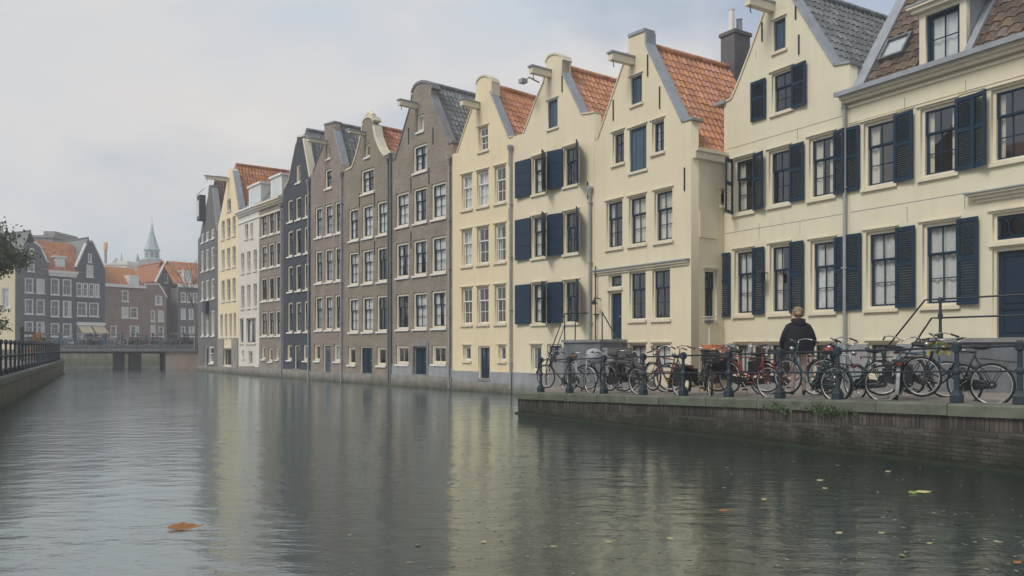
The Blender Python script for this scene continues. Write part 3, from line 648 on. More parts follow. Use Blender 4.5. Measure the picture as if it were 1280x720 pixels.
for y in (158, 275): 
    z_ = h2.uz(1010, y)[1]; MB().box(.05, h2.L - .1, -.004, -.001, z_, z_ + .014).build('render_joint', STONE, h2.root)
for x, ya, yb2 in ((945, 62, 74), (949, 280, 297), (1000, 276, 292), (997, 161, 175)):
    u_, z_ = h2.uz(x, ya); z2 = h2.uz(x, yb2)[1]; MB().box(u_ - .006, u_ + .006, -.0045, -.001, z2, z_).build('render_joint', STONE, h2.root)
u_, z_ = h2.uz(960, 346); ln_ = MB().tube([(u_, 0, z_ + .1), (u_, -.3, z_ + .16)], .015, 6).box(u_ - .09, u_ + .09, -.39, -.21, z_ - .16, z_ + .1).lathe([(.13, 0), (.02, .12)], (u_, -.3, z_ + .101), 4, True).build('wall_lantern', IRON, h2.root)
# little parapet return with lead at the left shoulder
u_, z_ = h2.uz(904, 130)
MB().box(-.35, .1, -.1, .5, z_ - .02, z_ + .1).build('shoulder_cap', LEAD, h2.root)
MB().box(-.02, .003, .3, 2.2, z_ - 1.6, z_ - .03).build('cheek', LEADD, h2.root)

# --- H3
h3.outline([(743, 177), (747.5, 174), (778.5, 84), (785.5, 66), (785.7, 47), (806.5, 39), (807, 55), (809.5, 62), (852.5, 153), (866, 149)])
boards(h3, 789, 802.5, 95, 130); boards(h3, 787, 808, 159, 213.5, n=4)
h3.window(765.7, 780, 165, 204.5, None, 'blue_small'); h3.window(815, 830, 150.5, 190.5, None, 'blue_small')
for a, b, t, bt in ((758, 778, 251, 310), (786, 807.5, 245, 305.5), (818, 840.5, 237.5, 301.5), (786.7, 807, 339.5, 400), (815.5, 837.5, 336, 399)): h3.window(a, b, t, bt, None, 'blue')
h3.window(786.7, 807.5, 430, 458, None, 'dark_low'); h3.window(816, 838, 430, 460, None, 'dark_low')
h3.window(760.7, 777.2, 342.5, 360, None, 'fan', 'fanlight')
h3.door(760.7, 777.2, 364, 424, BLUE, CREAM)
h3.build_wall()
r3 = h3.gable_roof((809.5, 62), (852.5, 153), T_OR, drop=.2, ridge=803, depth=9)
# left wall, back and the exposed right-hand side wall with its openings
sL = h3.L
m = MB().box(.02, .25, .33, 9, -.4, h3.ze - .1).box(.02, sL - .3, 9, 9.25, -.4, h3.ze); m.build('side_wall', PL_A, h3.root)
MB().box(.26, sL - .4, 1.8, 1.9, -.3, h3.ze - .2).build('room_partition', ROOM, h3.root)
def suz(x, y):
    t, d = side_pt(x); return t, CZ + d * (HY - y) / F
ts0, zs1 = suz(881, 337); ts1, zs0 = suz(896, 400); tt0, zt1 = suz(898.5, 237); tt1, zt0 = suz(905, 257)
tt0, tt1 = 1.28, 1.75
sw_ = plate([(9, -.4), (9, h3.ze - .1), (.325, h3.ze - .1), (.325, -.4)], [[(ts0, zs0), (ts1, zs0), (ts1, zs1), (ts0, zs1)], [(tt0, zt0), (tt1, zt0), (tt1, zt1), (tt0, zt1)]], 0, .25, 'side_wall', PL_A, h3.root)
sw_.location = (sL - .004, 0, 0); sw_.rotation_euler = (0, 0, R(90))
for q, stn in (((ts0, ts1, zs0, zs1), 'blue'), ((tt0, tt1, zt0, zt1), 'yellow_b')):
    wo = make_window(h3.root, *q, stn); wo.location = (sL - .004, 0, 0); wo.rotation_euler = (0, 0, R(90))
p0, zp1 = suz(874, 264); p1, zp0 = suz(897, 299)
MB().box(sL - .003, sL + .04, p0, p1, zp0, zp1).build('raised_panel', PL_A, h3.root)
MB().box(sL - .002, sL + .14, .05, 2.2, h3.ze - .32, h3.ze - .12).box(sL - .002, sL + .22, .05, 2.2, h3.ze - .119, h3.ze - .02).build('side_cornice', CREAM, h3.root)
h3.coping([(785.7, 47), (806.5, 39)], LEAD, .45, .1); h3.coping([(806.8, 40), (807, 55), (809.5, 62), (852.5, 153)], LEAD, .42); h3.coping([(852.5, 153), (866, 149)], LEAD, .5)
h3.coping([(747.5, 174), (778.5, 84), (785.5, 66)], PL_A, .4, .04)
h3.beam(791, 77, CREAM, .95)
cn = MB(); zc = h3.uz(860, 325)[1]
for p, a, b in ((.05, -.14, -.07), (.1, -.069, 0)): cn.box(.05, sL - .1, -p, -.001, zc + a, zc + b)
cn.build('string_cornice', CREAM, h3.root); MB().box(-.02, sL - .05, -.15, -.001, zc + .002, zc + .04).build('cornice_lead', LEAD, h3.root)
h3.anchors([(856, 224), (810, 82), (825, 122), (767, 138), (735, 0)][:4], .7); h3.pipe(747, 333, 430, IRON, .022, False)
lm = MB(); u_, z_ = h3.uz(751, 374); lm.tube([(u_, 0, z_), (u_, -.25, z_ + .05), (u_, -.3, z_ - .02)], .02, 6).lathe([(.02, 0), (.1, -.1), (.1, -.14), (.03, -.18)], (u_, -.3, z_ - .02), 8)
lm.build('wall_lamp', IRON, h3.root)
yc_ = 1.0
while yc_ < 9:
    pc_ = h3.M @ Vector((h3.uc, yc_, 0))
    if 640 + F * pc_.x / pc_.y > 919: break
    yc_ += .05
chimney(h3.root, (h3.uc, yc_, h3.zr_ - .6), .62, .8, 1.75, BR_E)
MB().box(sL * .55, sL * .55 + .02, 0, .01, 0, .01)

# --- H4
h4 = House('gabled_house', 'yellow house with plain blue board shutters, round-topped gable and roof window', 641, 31.6, 743, 27.8, PL_A)
h4.outline([(641, 171), (655, 166.5), (665, 140), (672.5, 120), (680, 102), (682, 90)] + arc(682.5, 79, 703.5, 76, 692, 68) + [(703, 92), (727, 143.5), (743, 141)])
for a, b, t, bt in ((665.5, 682.5, 195, 242), (705, 722, 183, 232), (665, 683, 270, 322), (705, 723.7, 264, 317), (665, 683, 354, 404.5), (705, 723.7, 351, 403.5)): h4.window(a, b, t, bt, None, 'blue')
for t, bt, x in ((195, 242, 674), (270, 322, 674), (354, 404.5, 674)):
    h4.shutter(646.5, 664.5, t, bt, x, 'R', 3, False); h4.shutter(683.3, 698, t, bt, x, 'L', 50, False)
for t, bt in ((183, 232), (264, 317), (351, 403.5)):
    h4.shutter(689, 704.5, t, bt, 714, 'R', 12, False); h4.shutter(724.3, 740, t, bt, 714, 'L', 47, False)
boards(h4, 685, 697, 125, 160, n=3)
h4.window(663.7, 676.7, 431.5, 464, None, 'yellow_b'); h4.door(684, 702.5, 430, 474, BLUED, CREAM, glass=True, two=True)
h4.build_wall(); r4 = h4.gable_roof((703, 92), (727, 143.5), T_OR, drop=.2, ridge=695); h4.body(h4.ze - .1)
h4.coping([(703, 92), (727, 143.5)], LEAD, .4); h4.coping([(727, 143.5), (743, 141)], CREAM, .4, .05)
h4.coping(arc(682.5, 79, 703.5, 76, 692, 68), CREAM, .45, .07); h4.coping([(655, 166.5), (665, 140), (672.5, 120), (680, 102), (682, 90)], PL_A, .4, .04); h4.coping([(703.5, 76), (703, 92)], CREAM, .45, .05)
h4.beam(687, 93, CREAM, .9); h4.pipe(739.5, 245, 440); h4.anchors([(735, 238), (703, 105), (746, 0)][:2], .6)
h4.base(466, 660, PLINTH, [(h4.u(684), h4.u(702.5), h4.uz(693, 474)[1], h4.uz(693, 430)[1])])
lamp = MB(); u_, z_ = h4.uz(672, 104); lamp.tube([(u_ + .1, -.0, z_), (u_ + .1, -.5, z_ + .1), (u_ + .05, -.7, z_ - .1)], .03, 6).box(u_ - .1, u_ + .15, -.85, -.6, z_ - .15, z_ + .0)
lamp.build('floodlight', PIPE, h4.root)
# roof window on the right-hand slope
Sv4 = Vector((h4.uc - h4.L, 0, h4.zr_ - h4.ze)).normalized(); Nv4 = Vector((-Sv4.z, 0, Sv4.x)); Nv4 = Nv4 if Nv4.z > 0 else -Nv4
M4 = Matrix((Vector((0, 1, 0)), Sv4, Nv4)).transposed().to_4x4(); M4.translation = Vector((h4.L, .3, h4.ze))
s4 = MB()
for q in ((1.3, 2.5, .75, .83), (1.3, 2.5, 1.95, 2.03), (1.3, 1.38, .83, 1.95), (2.42, 2.5, .83, 1.95)): s4.box(*q, .0, .16, M4)
s4o = s4.build('skylight', LEADD, r4); MB().box(1.38, 2.42, .83, 1.95, .1, .11, M4).build('pane', GLASS, s4o); MB().box(1.38, 2.42, .83, 1.95, .03, .05, M4).build('blind', LEAD, s4o)

# --- H5
h5 = House('gabled_house', 'yellow house standing in the canal with white sash windows and orange roof', 565.5, 34.5, 641, 31.6, PL_C)
h5.outline([(565, 193), (572, 190.5), (582, 160), (590, 137), (594, 125), (595, 112)] + arc(595.5, 106, 614.5, 103, 604, 95.5) + [(614.5, 118), (636, 172.5), (641, 171)])
h5.grid(((577, 590), (596.2, 610.7), (618.2, 632)), ((207.5, 253.5), (280, 327.5), (356.3, 404.5)), 625, 'yellow')
h5.window(598, 610, 158.5, 188.5, None, 'yellow')
h5.window(578.8, 588.3, 432.5, 451, None, 'yellow_b'); h5.window(623, 632, 432, 451.5, None, 'yellow_b'); h5.door(598, 612.3, 432.5, 473, BLUED, CREAM, glass=True, two=True)
h5.build_wall(); r5 = h5.gable_roof((613, 116), (636, 172.5), T_OR, drop=.2, ridge=606); h5.body(h5.ze - .1)
h5.coping([(612.5, 115), (636, 172.5)], LEAD, .4); h5.coping([(636, 172.5), (641, 171)], CREAM, .4, .05); h5.coping(arc(595.5, 106, 614.5, 103, 604, 95.5), CREAM, .45, .07); h5.coping([(614.5, 103), (614.5, 118)], CREAM, .45, .04)
h5.coping([(572, 190.5), (582, 160), (590, 137), (594, 125)], PL_C, .4, .04)
h5.beam(598, 133, CREAM, .9); h5.pipe(640, 192, 486); h5.anchors([(637, 200), (637, 268)], .5)
h5.base(465, 620, PLINTH, [(h5.u(598), h5.u(612.3), h5.uz(605, 473)[1], 4)], proud=.03); h5.base(478, 600, STONEB, [], 'footing', .06)
an = MB(); an.tube([(2.6, 4, 11.2), (2.6, 4, 13.4)], .02, 5).tube([(2.2, 3.2, 13.1), (3.0, 4.9, 13.2)], .012, 4)
for k in range(6): an.tube([(2.2 + k * .14 - .25, 3.25 + k * .3 + .1, 13.1 + k * .018), (2.2 + k * .14 + .25, 3.25 + k * .3 - .1, 13.1 + k * .018)], .008, 4)
an.build('antenna', PIPE, h5.root)

# ---------- brick houses standing in the water
h6 = House('gabled_house', 'tall brown brick house with round-topped grey gable and wide blue-sashed windows', 488.5, 38.4, 565.5, 34.5, BR_A)
h6.outline([(488, 203), (494, 200.5), (500, 180), (508, 152), (514, 131), (515.5, 120)] + arc(515.5, 117, 539.5, 112, 527.5, 103.5) + [(538, 121), (561, 180.5), (566, 178)])
h6.grid(((495.3, 511), (516.8, 533.5), (539.5, 557.5)), ((228, 273.5), (295, 341.3)), 548, 'brick'); h6.grid(((495.3, 511), (516.8, 533.5), (539.5, 557.5)), ((363, 410.3),), 548, 'brick_d')
h6.window(516.8, 533.7, 180.5, 215, 525, 'brick'); h6.window(521, 529.8, 143, 164.5, None, 'brick_1')
h6.window(495.3, 510.8, 432, 455.5, None, 'brick_w'); h6.window(539.8, 557.5, 431.7, 455.3, None, 'brick_w'); h6.door(517.5, 533.7, 433.4, 468, BLUE, STONE, two=True)
h6.build_wall(); h6.gable_roof((538, 121), (561, 180.5), T_GR, drop=.2, ridge=529); h6.body(h6.ze - .1)
h6.coping([(537, 119), (561, 180.5)], STONE, .42, .12); h6.coping([(561, 180.5), (566, 178)], STONE, .45, .1); h6.coping(arc(515.5, 117, 539.5, 112, 527.5, 103.5), LEADD, .5, .12); h6.coping([(494, 200.5), (500, 180), (508, 152), (514, 131), (515.5, 118)], LEADD, .35, .06)
h6.beam(521, 133, CREAM, .95); h6.pipe(563, 205, 486); h6.pipe(489.5, 200, 478, LEADD, .05, True, .07); h6.anchors([(514, 232), (536.5, 220), (514, 300), (511, 170), (541.5, 170)], .75)
h6.base(457, 550, PLINTH, [(h6.u(517.5), h6.u(533.7), h6.uz(525, 468)[1], 4)]); h6.base(469.5, 525, STONEB, [], 'footing', .07)
MB().box(h6.u(515.5), h6.u(517.3), -.05, -.001, h6.uz(525, 469)[1], h6.uz(525, 428)[1]).box(h6.u(533.9), h6.u(536), -.05, -.001, h6.uz(525, 469)[1], h6.uz(525, 428)[1]).box(h6.u(517.31), h6.u(533.89), -.06, -.001, h6.uz(525, 433)[1], h6.uz(525, 427)[1]).build('door_surround', STONE, h6.root)

h7 = House('gabled_house', 'brown brick house with cream scrolled bell gable and blue canal door', 430.5, 41.9, 488.5, 38.4, BR_B)
h7.outline([(430, 216), (434, 213), (440, 210), (445, 196), (449, 181), (452.5, 166), (453.5, 158)] + arc(453.5, 154, 466.5, 151, 460, 146) + [(466.5, 160), (469, 173), (474, 186), (480, 195.5), (489, 191)])
h7.grid(((436, 448), (453, 466.2), (471.2, 484)), ((251, 293.5), (308.5, 352), (369, 414.3)), 477.5, 'brick')
h7.window(451.5, 467.5, 211, 241.5, None, 'brick'); h7.window(456, 462.2, 180, 196.5, None, 'brick_1')
h7.window(435, 444, 434, 456, None, 'brick_1'); h7.window(471, 482, 434, 457, None, 'brick_1'); h7.door(450, 465, 433, 466.5, BLUE, CREAM, two=True)
h7.build_wall(); h7.gable_roof((467, 168), (480, 198), T_OR2, drop=.2, ridge=460); h7.body(h7.ze - .1)
h7.coping([(466.3, 158), (469, 173), (474, 186), (480, 195.5)], CREAM, .45, .16); h7.coping([(480, 195.5), (488.5, 191)], CREAM, .45, .12); h7.coping([(432, 214), (440, 210), (445, 196), (449, 181), (452.5, 166), (453.5, 156)], CREAM, .4, .08)
h7.coping(arc(453.5, 155, 466.5, 152, 460, 147), CREAM, .45, .14)
cs = MB(); u_, z_ = h7.uz(460, 148)
for k in range(-3, 4): cs.lathe([(.02, 0), (.13, .05), (.15, .16), (.06, .26)], (u_ + k * .1, .1, z_ - .02 + .16 * (1 - abs(k) / 3.2)), 8)
cs.build('gable_crest', CREAM, h7.root)
h7.beam(456, 167.5, CREAM, .9, .16); h7.pipe(487, 205, 478, LEADD, .05); h7.anchors([(449.5, 250), (468.5, 250), (449.5, 310), (468.5, 310)], .7)
dz = h7.ze; MB().box(h7.L - .9, h7.L - .1, 1.0, 2.2, dz - .2, dz + 1.05).box(h7.L - 1, h7.L + .0, .9, 2.3, dz + 1.051, dz + 1.12).build('roof_dormer', WHITE, h7.root); MB().box(h7.L - .75, h7.L - .25, .985, .999, dz + .15, dz + .9).build('dormer_pane', GLASS, h7.root)
h7.base(468, 460, STONEB, [(h7.u(450), h7.u(465), h7.uz(457, 466.5)[1], 4)], 'footing', .05)

h8 = House('gabled_house', 'narrow brown brick house with flat-topped neck gable and three slim windows', 388.5, 44.9, 430.5, 41.9, BR_C)
h8.outline([(388, 219), (391.5, 216), (397, 200), (405.3, 180), (405.6, 157), (418.3, 153.5), (418.5, 168), (428, 207), (431, 205)])
h8.grid(((394, 402.5), (406, 415.4), (418.4, 426.2)), ((252, 291.6), (308.5, 351), (368, 412)), 422, 'brick')
h8.window(406.5, 414.6, 211, 235.5, None, 'brick'); h8.window(408, 413, 181.5, 198.5, None, 'brick_1')
h8.window(393, 399.6, 430.5, 451, None, 'brick_1'); h8.window(417.4, 425.3, 430.5, 452, None, 'brick_1'); h8.door(404, 413.2, 430.5, 465, BLUE2, CREAM, glass=True)
h8.build_wall(); h8.gable_roof((418.5, 168), (428, 207), T_GR, drop=.2, ridge=414); h8.body(h8.ze - .1)
h8.coping([(417, 163), (418.5, 168), (428, 207)], LEAD, .42, .1); h8.coping([(405.6, 157), (418.3, 153.5)], LEADD, .45, .1); h8.coping([(391.5, 216), (397, 200), (405.3, 180)], LEADD, .35, .05)
h8.beam(408, 178.5, CREAM, 1.1, .2); h8.pipe(428.3, 222, 477, LEAD); h8.base(465.5, 410, STONEB, [(h8.u(404), h8.u(413.2), h8.uz(408, 465)[1], 4)], 'footing', .05)

h9 = House('gabled_house', 'slate-blue painted brick house with cream-edged neck gable', 354, 47.9, 388.5, 44.9, BR_D)
h9.outline([(353.5, 237), (357, 234), (361, 226), (366, 201), (370.5, 179), (371.3, 172), (379.7, 170.5), (379.9, 180), (387, 222), (389, 219)])
h9.grid(((359.7, 365.7), (369.6, 376.2), (380, 386.3)), ((246, 274.4), (285.6, 318.4), (330.6, 363.4), (377, 415)), 373, 'brick')
h9.window(370, 375.6, 206, 228.4, None, 'brick_1'); h9.window(358.7, 364.4, 431, 450, None, 'brick_1'); h9.window(379, 386, 431, 451, None, 'brick_1'); h9.door(368, 375.7, 431.5, 461, BLUED, CREAM, glass=True)
h9.build_wall(); h9.gable_roof((379.9, 180), (387, 222), T_GR, drop=.2, ridge=376); h9.body(h9.ze - .1)
h9.coping([(378.8, 174), (379.9, 180), (387, 222)], CREAM, .42, .14); h9.coping([(371.3, 172), (379.7, 170.5)], CREAM, .45, .1); h9.coping([(356, 236), (361, 226), (366, 201), (370.5, 179)], CREAM, .35, .06)
h9.pipe(387, 232, 475, LEAD); h9.base(462, 372, STONEB, [(h9.u(368), h9.u(375.7), h9.uz(372, 461)[1], 4)], 'footing', .05)

def cornice_house(h, yl, xref, mat):
    z = h.uz(xref, yl)[1]; h.out = [(.004, -.4), (.004, z), (h.L - .004, z), (h.L - .004, -.4)]; h.zt = z; h.ze = z
    m = MB()
    for p, a, b in ((.06, -.75, -.65), (.1, -.3, -.18), (.22, -.179, -.06), (.32, -.059, .06)): m.box(.02, h.L - .02, -p, -.001, z + a, z + b)
    m.build('cornice', mat, h.root)
h10 = House('cornice_house', 'brown brick house with cream cornice and white dormer between slate-blue and white houses', 324, 50.9, 354, 47.9, BR_C)
cornice_house(h10, 252, 339, CREAM)
h10.grid(((326, 333.4), (335.6, 342), (344.4, 350.6)), ((265, 293), (303.7, 334), (345.6, 375.5), (388.7, 420)), 339, 'brick')
h10.window(327, 331.5, 433, 449, None, 'brick_1'); h10.window(344.6, 348.4, 434, 449.5, None, 'brick_1'); h10.window(335.5, 340.5, 435, 452, None, 'brick_1')
h10.build_wall(); h10.body(h10.zt - .05); h10.base(456, 338, STONEB, [], 'footing', .05); h10.pipe(352.8, 262, 470, LEAD)
h11 = House('cornice_house', 'white rendered house with arched white dormer beside the yellow gable', 298, 54.1, 324, 50.9, PL_W)
cornice_house(h11, 262, 311, WHITE)
h11.grid(((301.5, 305.4), (309, 313), (317, 321)), ((314.4, 340), (356, 385)), 311, 'plain'); h11.window(306, 310.2, 280, 298.7, None, 'plain'); h11.window(313, 316, 279, 297.5, None, 'plain')
h11.window(300, 304.3, 399, 429, None, 'dark_low'); h11.window(308, 319.5, 398.5, 429, None, 'dark_low'); h11.window(311, 315.6, 439, 456, None, 'plain'); h11.window(302.5, 305, 438, 448, None, 'plain')
h11.build_wall(); h11.body(h11.zt - .05); h11.base(458, 311, STONEB, [], 'footing', .05)
def flat_top(h, mat, dorm):
    z = h.zt; m = MB(); p = Vector((0, math.cos(R(55)), math.sin(R(55))))
    m.poly([(.05, .05, z + .05), (h.L - .05, .05, z + .05), (h.L - .05, 1.8, z + 2.3), (.05, 1.8, z + 2.3)]); m.poly([(.05, 1.8, z + 2.3), (h.L - .05, 1.8, z + 2.3), (h.L - .05, 9, z + 2.3), (.05, 9, z + 2.3)])
    for u in (.05, h.L - .05): m.poly([(u, .05, z - .3), (u, .05, z + .05), (u, 1.8, z + 2.3), (u, 9, z + 2.3), (u, 9, z - .3)])
    ro = m.build('roof', mat, h.root)
    for a, b in dorm:
        u0, u1 = h.L * a, h.L * b
        d = MB().box(u0, u1, .3, 1.7, z + .1, z + 1.55).box(u0 - .1, u1 + .1, .2, 1.9, z + 1.551, z + 1.68).build('dormer', WHITE, h.root)
        MB().box(u0 + .15, u1 - .15, .28, .299, z + .4, z + 1.4).build('dormer_pane', GLASS, d)
flat_top(h11, T_GR, ((.3, .85),)); flat_top(h10, LEADD, ((.3, .75),))
for k in range(3): chimney(h10.root, (h10.L * .75 + .25 * k, 1.9 + 1.5 * k, h10.zt + 2.2), .6, .6, 1.3 - .2 * k, BR_E, 1)

h12 = House('gabled_house', 'pale yellow house with bright orange roof and long hoist beam near the bridge', 272.5, 57.9, 298, 54.1, PL_C)
h12.outline([(272, 282), (274.4, 275), (283.5, 229), (285, 212), (291, 210.5), (291.5, 217), (300, 261)])
h12.grid(((277, 280.8), (283.5, 288), (290.6, 294.5)), ((273, 297), (310, 335), (349, 376)), 286, 'plain'); h12.window(284, 288.8, 249, 264, None, 'plain')
for a, b in ((275.5, 278.5), (281, 284), (286.6, 289.8), (292, 295)): h12.window(a, b, 392, 421.5, 286, 'plain')
h12.window(280, 290, 436, 457, None, 'dark_low')
h12.build_wall(); h12.gable_roof((291.5, 217), (300, 261), T_OR2, drop=.2, ridge=288.5, depth=13); h12.body(h12.ze - .1)
h12.coping([(291.2, 214), (300, 261)], LEAD, .42, .1); h12.beam(286, 225, CREAM, 1.6, .22); h12.base(423, 286, STONEB, [(h12.u(280), h12.u(290), h12.uz(285, 457)[1], h12.uz(285, 436)[1])], 'plinth', .05)
h13 = House('gabled_house', 'dark grey house with projecting hoist loft standing beside the bridge', 247.5, 62.6, 272.5, 57.9, BR_E)
h13.outline([(247, 300), (250, 296), (255, 268), (260, 245), (261, 231.5), (265.5, 231), (266, 240), (271.5, 289), (273, 287)])
h13.grid(((251.5, 254.5), (257.5, 261), (264, 268)), ((288, 300), (310, 337), (349, 374), (388.7, 420)), 262, 'far'); h13.door(256, 260, 433, 456, BR_E and BLUED, WHITE); h13.window(261.5, 267, 433, 454, None, 'far')
h13.build_wall(); h13.gable_roof((266, 240), (271.5, 289), T_PU, drop=.2, ridge=263.5); h13.body(h13.ze - .1); h13.coping([(265.7, 236), (271.5, 289)], LEAD, .42, .12); h13.base(458, 262, STONEB, [], 'footing', .05)
u_, z_ = h13.uz(255.5, 276); hb = MB().box(u_ - .45, u_ + .4, -.45, -.001, z_, z_ + 1.9)
hb.poly([(u_ - .5, -.55, z_ + 1.9), (u_ + .45, -.55, z_ + 1.9), (u_ + .45, .0, z_ + 2.5), (u_ - .5, .0, z_ + 2.5)]); hbo = hb.build('hoist_loft', BR_F, h13.root)
MB().box(u_ - .2, u_ + .2, -.48, -.451, z_ + .3, z_ + 1.5).build('loft_door', WHITE, hbo)
u_, z_ = h13.uz(258, 378); MB().box(u_ - .1, u_ + .8, -.25, -.001, z_ - .9, z_).build('balcony_box', BLUED, h13.root)

# ------------------------------------------------------------------ water, ground, quays
def struct(o, name=None): return tag(o, kind='structure')
struct(MB().quad((-260, -60, 0), (260, -60, 0), (260, 86, 0), (-260, 86, 0)).build('water', WATER))
struct(MB().quad((-3000, -3000, -1.6), (3000, -3000, -1.6), (3000, 3000, -1.6), (-3000, 3000, -1.6)).build('ground', PAVE))
# right-hand quay: lip runs along q from Q0 and climbs gently toward the camera side
Q0 = Vector((.156, 22.2, 0)); Q1 = Vector((7.49, 11.66, 0)); q = (Q1 - Q0).normalized(); mI = Vector((-q.y, q.x, 0))
SLOPE = .40 / (Q1 - Q0).length
def zq(s): return .60 + SLOPE * s
def QP(s, m, h=0): p = Q0 + q * s + mI * m; return Vector((p.x, p.y, zq(s) + h))
def qs(p): v = Vector((p[0], p[1], 0)) - Q0; return v.dot(q), v.dot(mI)
def rail_s(x, m=0):
    o = Q0 + mI * m; r = (x - 640) / F; return (r * o.y - o.x) / (q.x - r * q.y)
QL = 21.0
E = AT(692, 29.5); es, em = qs(E)
quay = empty('quay_right', (Q0.x, Q0.y, 0), math.atan2(q.y, q.x)); struct(quay)
quay.matrix_basis = Matrix.Translation((Q0.x, Q0.y, 0)) @ Matrix.Rotation(math.atan2(q.y, q.x), 4, 'Z')
P2 = [(0, .42), (es, em), (es + 1, em + 2.2), (QL, 12), (QL, .42)]
MB().poly([(s_, m_, zq(s_) - .004) for s_, m_ in P2][::-1]).build('pavement', PAVE, quay)
core = MB()
for a, b in (((0, .0185), (QL, .0185)), ((0, .0185), (es, em))):
    core.quad((a[0], a[1], -1.2), (b[0], b[1], -1.2), (b[0], b[1], zq(b[0]) - .05), (a[0], a[1], zq(a[0]) - .05))
core.build('wall_core', QMORT, quay)
# cap stones
s_ = -.03; random.seed(3)
while s_ < QL:
    ln = random.uniform(1.0, 1.35); a, b = s_ + .006, s_ + ln - .006; j = random.uniform(-.006, .006)
    m = MB(); t0, t1 = zq(a) + j, zq(b) + j; e = .03
    pr = [(-.055, -.19), (-.055, -e), (-.055 + e, 0), (.44, 0), (.44, -.19)]
    i = 0; m.v = [(a, y, t0 + z) for y, z in pr] + [(b, y, t1 + z) for y, z in pr]
    m.f = [(k, (k + 1) % 5, 5 + (k + 1) % 5, 5 + k) for k in range(5)] + [(4, 3, 2, 1, 0), (5, 6, 7, 8, 9)]
    m.build('cap_stone', COPE, quay); s_ += ln
# bricks: running courses, then a soldier course under the cap; the 300 that show largest are single objects
bricks = []
rh, bl = .066, .225; r_ = 0; z = .02
while z < 1.3:
    s_ = -(.112 if r_ % 2 else 0)
    while s_ < QL - .2:
        a, b = max(s_, 0), s_ + bl - .011
        top = min(zq(max(a, 0)), zq(b)) - .19 - .225
        if z + rh - .011 < top and b - a > .05: bricks.append((a, b, z, z + rh - .011, 0))
        s_ += bl
    z += rh; r_ += 1
s_ = .005
while s_ < QL - .1:
    bricks.append((s_, s_ + .056, zq(s_) - .19 - .22, zq(s_) - .193, 1)); s_ += .0665
def qsize(b):
    p = QP((b[0] + b[1]) / 2, 0); 
    return p.length if in_frame(Vector((p.x, p.y, b[2]))) else 999
order = sorted(range(len(bricks)), key=lambda i: qsize(bricks[i]) + (2.5 if bricks[i][4] else 0))
single = set(order[:300]); jm = MB(); BM = {}
for i, (a, b, z0, z1, k) in enumerate(bricks):
    pr_ = random.uniform(-.002, .012)
    if i in single:
        key = (round(b - a, 3), k)
        me = BM.get(key) or BM.setdefault(key, MB().box(0, b - a, 0, .1, 0, z1 - z0).mesh('brick', QBRICK))
        o = link('brick', me, quay); o.location = (a, .012 - pr_, z0); o.rotation_euler = (0, random.uniform(-.008, .008), random.uniform(-.01, .01))
    else: jm.box(a, b, .012 - pr_, .1, z0, z1)
tag(jm.build('brickwork', QBRICK, quay), kind='stuff')
MB().box(0, QL, -.1, .02, -.5, .045).build('footing', ALGAE, quay)

# left-hand quay
def LX(d): return -14.6 - (d - 22.7) * .5076
lq = empty('quay_left', (LX(3), 3, 0), math.atan2(53.0, LX(56) - LX(3))); struct(lq)
lq.matrix_basis = Matrix.Translation((LX(3), 3, 0)) @ Matrix.Rotation(math.atan2(53.0, LX(56) - LX(3)), 4, 'Z')
LL = math.hypot(53, LX(56) - LX(3)); LZ = .95
MB().box(0, LL, 0.02, 30, -1.2, LZ - .19).build('wall', CONC, lq)
MB().quad((0, .5, LZ - .003), (LL, .5, LZ - .003), (LL, 30, LZ - .003), (0, 30, LZ - .003)).build('pavement', PAVE, lq)
MB().box(0, LL, -.08, .019, -.5, .06).build('footing', ALGAE, lq)
k = 0.0
while k < LL:
    MB().box(k + .006, min(k + 1.9, LL) - .006, -.05, .5, LZ - .19, LZ + random.uniform(-.004, .004)).build('cap_stone', COPE, lq); k += 1.9

# ------------------------------------------------------------------ railings
def post_mesh(h):
    m = MB()
    m.lathe([(.09, 0), (.09, .12), (.072, .15), (.052, .2)], n=4, sq=True)
    m.lathe([(.043, .18), (.04, h * .48), (.06, h * .5), (.066, h * .53), (.06, h * .56), (.038, h * .6), (.034, h - .13), (.06, h - .12), (.06, h - .02), (.04, h + .03)], n=10)
    m.box(-.055, .055, -.055, .055, h - .105, h - .0)
    return m.mesh('post', IRONP)
RAILH = .93
rail = empty('canal_railing', QP(0, 0)); tag(rail, 'blue-black iron railing with stout posts along the brick quay edge', 'railing')
pm = post_mesh(RAILH); PS = [rail_s(x, .24) for x in (676, 712, 755, 804, 854, 911, 975, 1047, 1196, 1275)]
PS += [PS[-1] + 1.2 * k for k in range(1, 5)]
RM = .24
for s_ in PS:
    o = link('post', pm, rail); o.location = QP(s_, RM) - QP(0, 0); o.rotation_euler = (0, 0, math.atan2(q.y, q.x))
for hh, rr in ((RAILH - .05, .018), (.5, .015)):
    for a, b in zip(PS, PS[1:]): MB().tube([QP(a, RM, hh) - QP(0, 0), QP((a + b) / 2, RM, hh - .006) - QP(0, 0), QP(b, RM, hh) - QP(0, 0)], rr, 8, caps=False).build('rail_bar', IRON, rail, True)
lr = empty('canal_railing', (LX(3), 3, LZ)); lr.rotation_euler = lq.matrix_basis.to_euler(); tag(lr, 'dark iron railing on the low mossy quay opposite the houses', 'railing')
pm2 = post_mesh(1.12); k = 12.0; LP = []
while k < LL: LP.append(k); k += 1.42
for k in LP: o = link('post', pm2, lr); o.location = (k, .25, 0)
for hh, rr in ((1.07, .028), (.62, .024), (.2, .02)):
    for a, b in zip(LP, LP[1:]): MB().tube([(a, .25, hh), (b, .25, hh)], rr, 7, caps=False).build('rail_bar', IRON, lr, True)

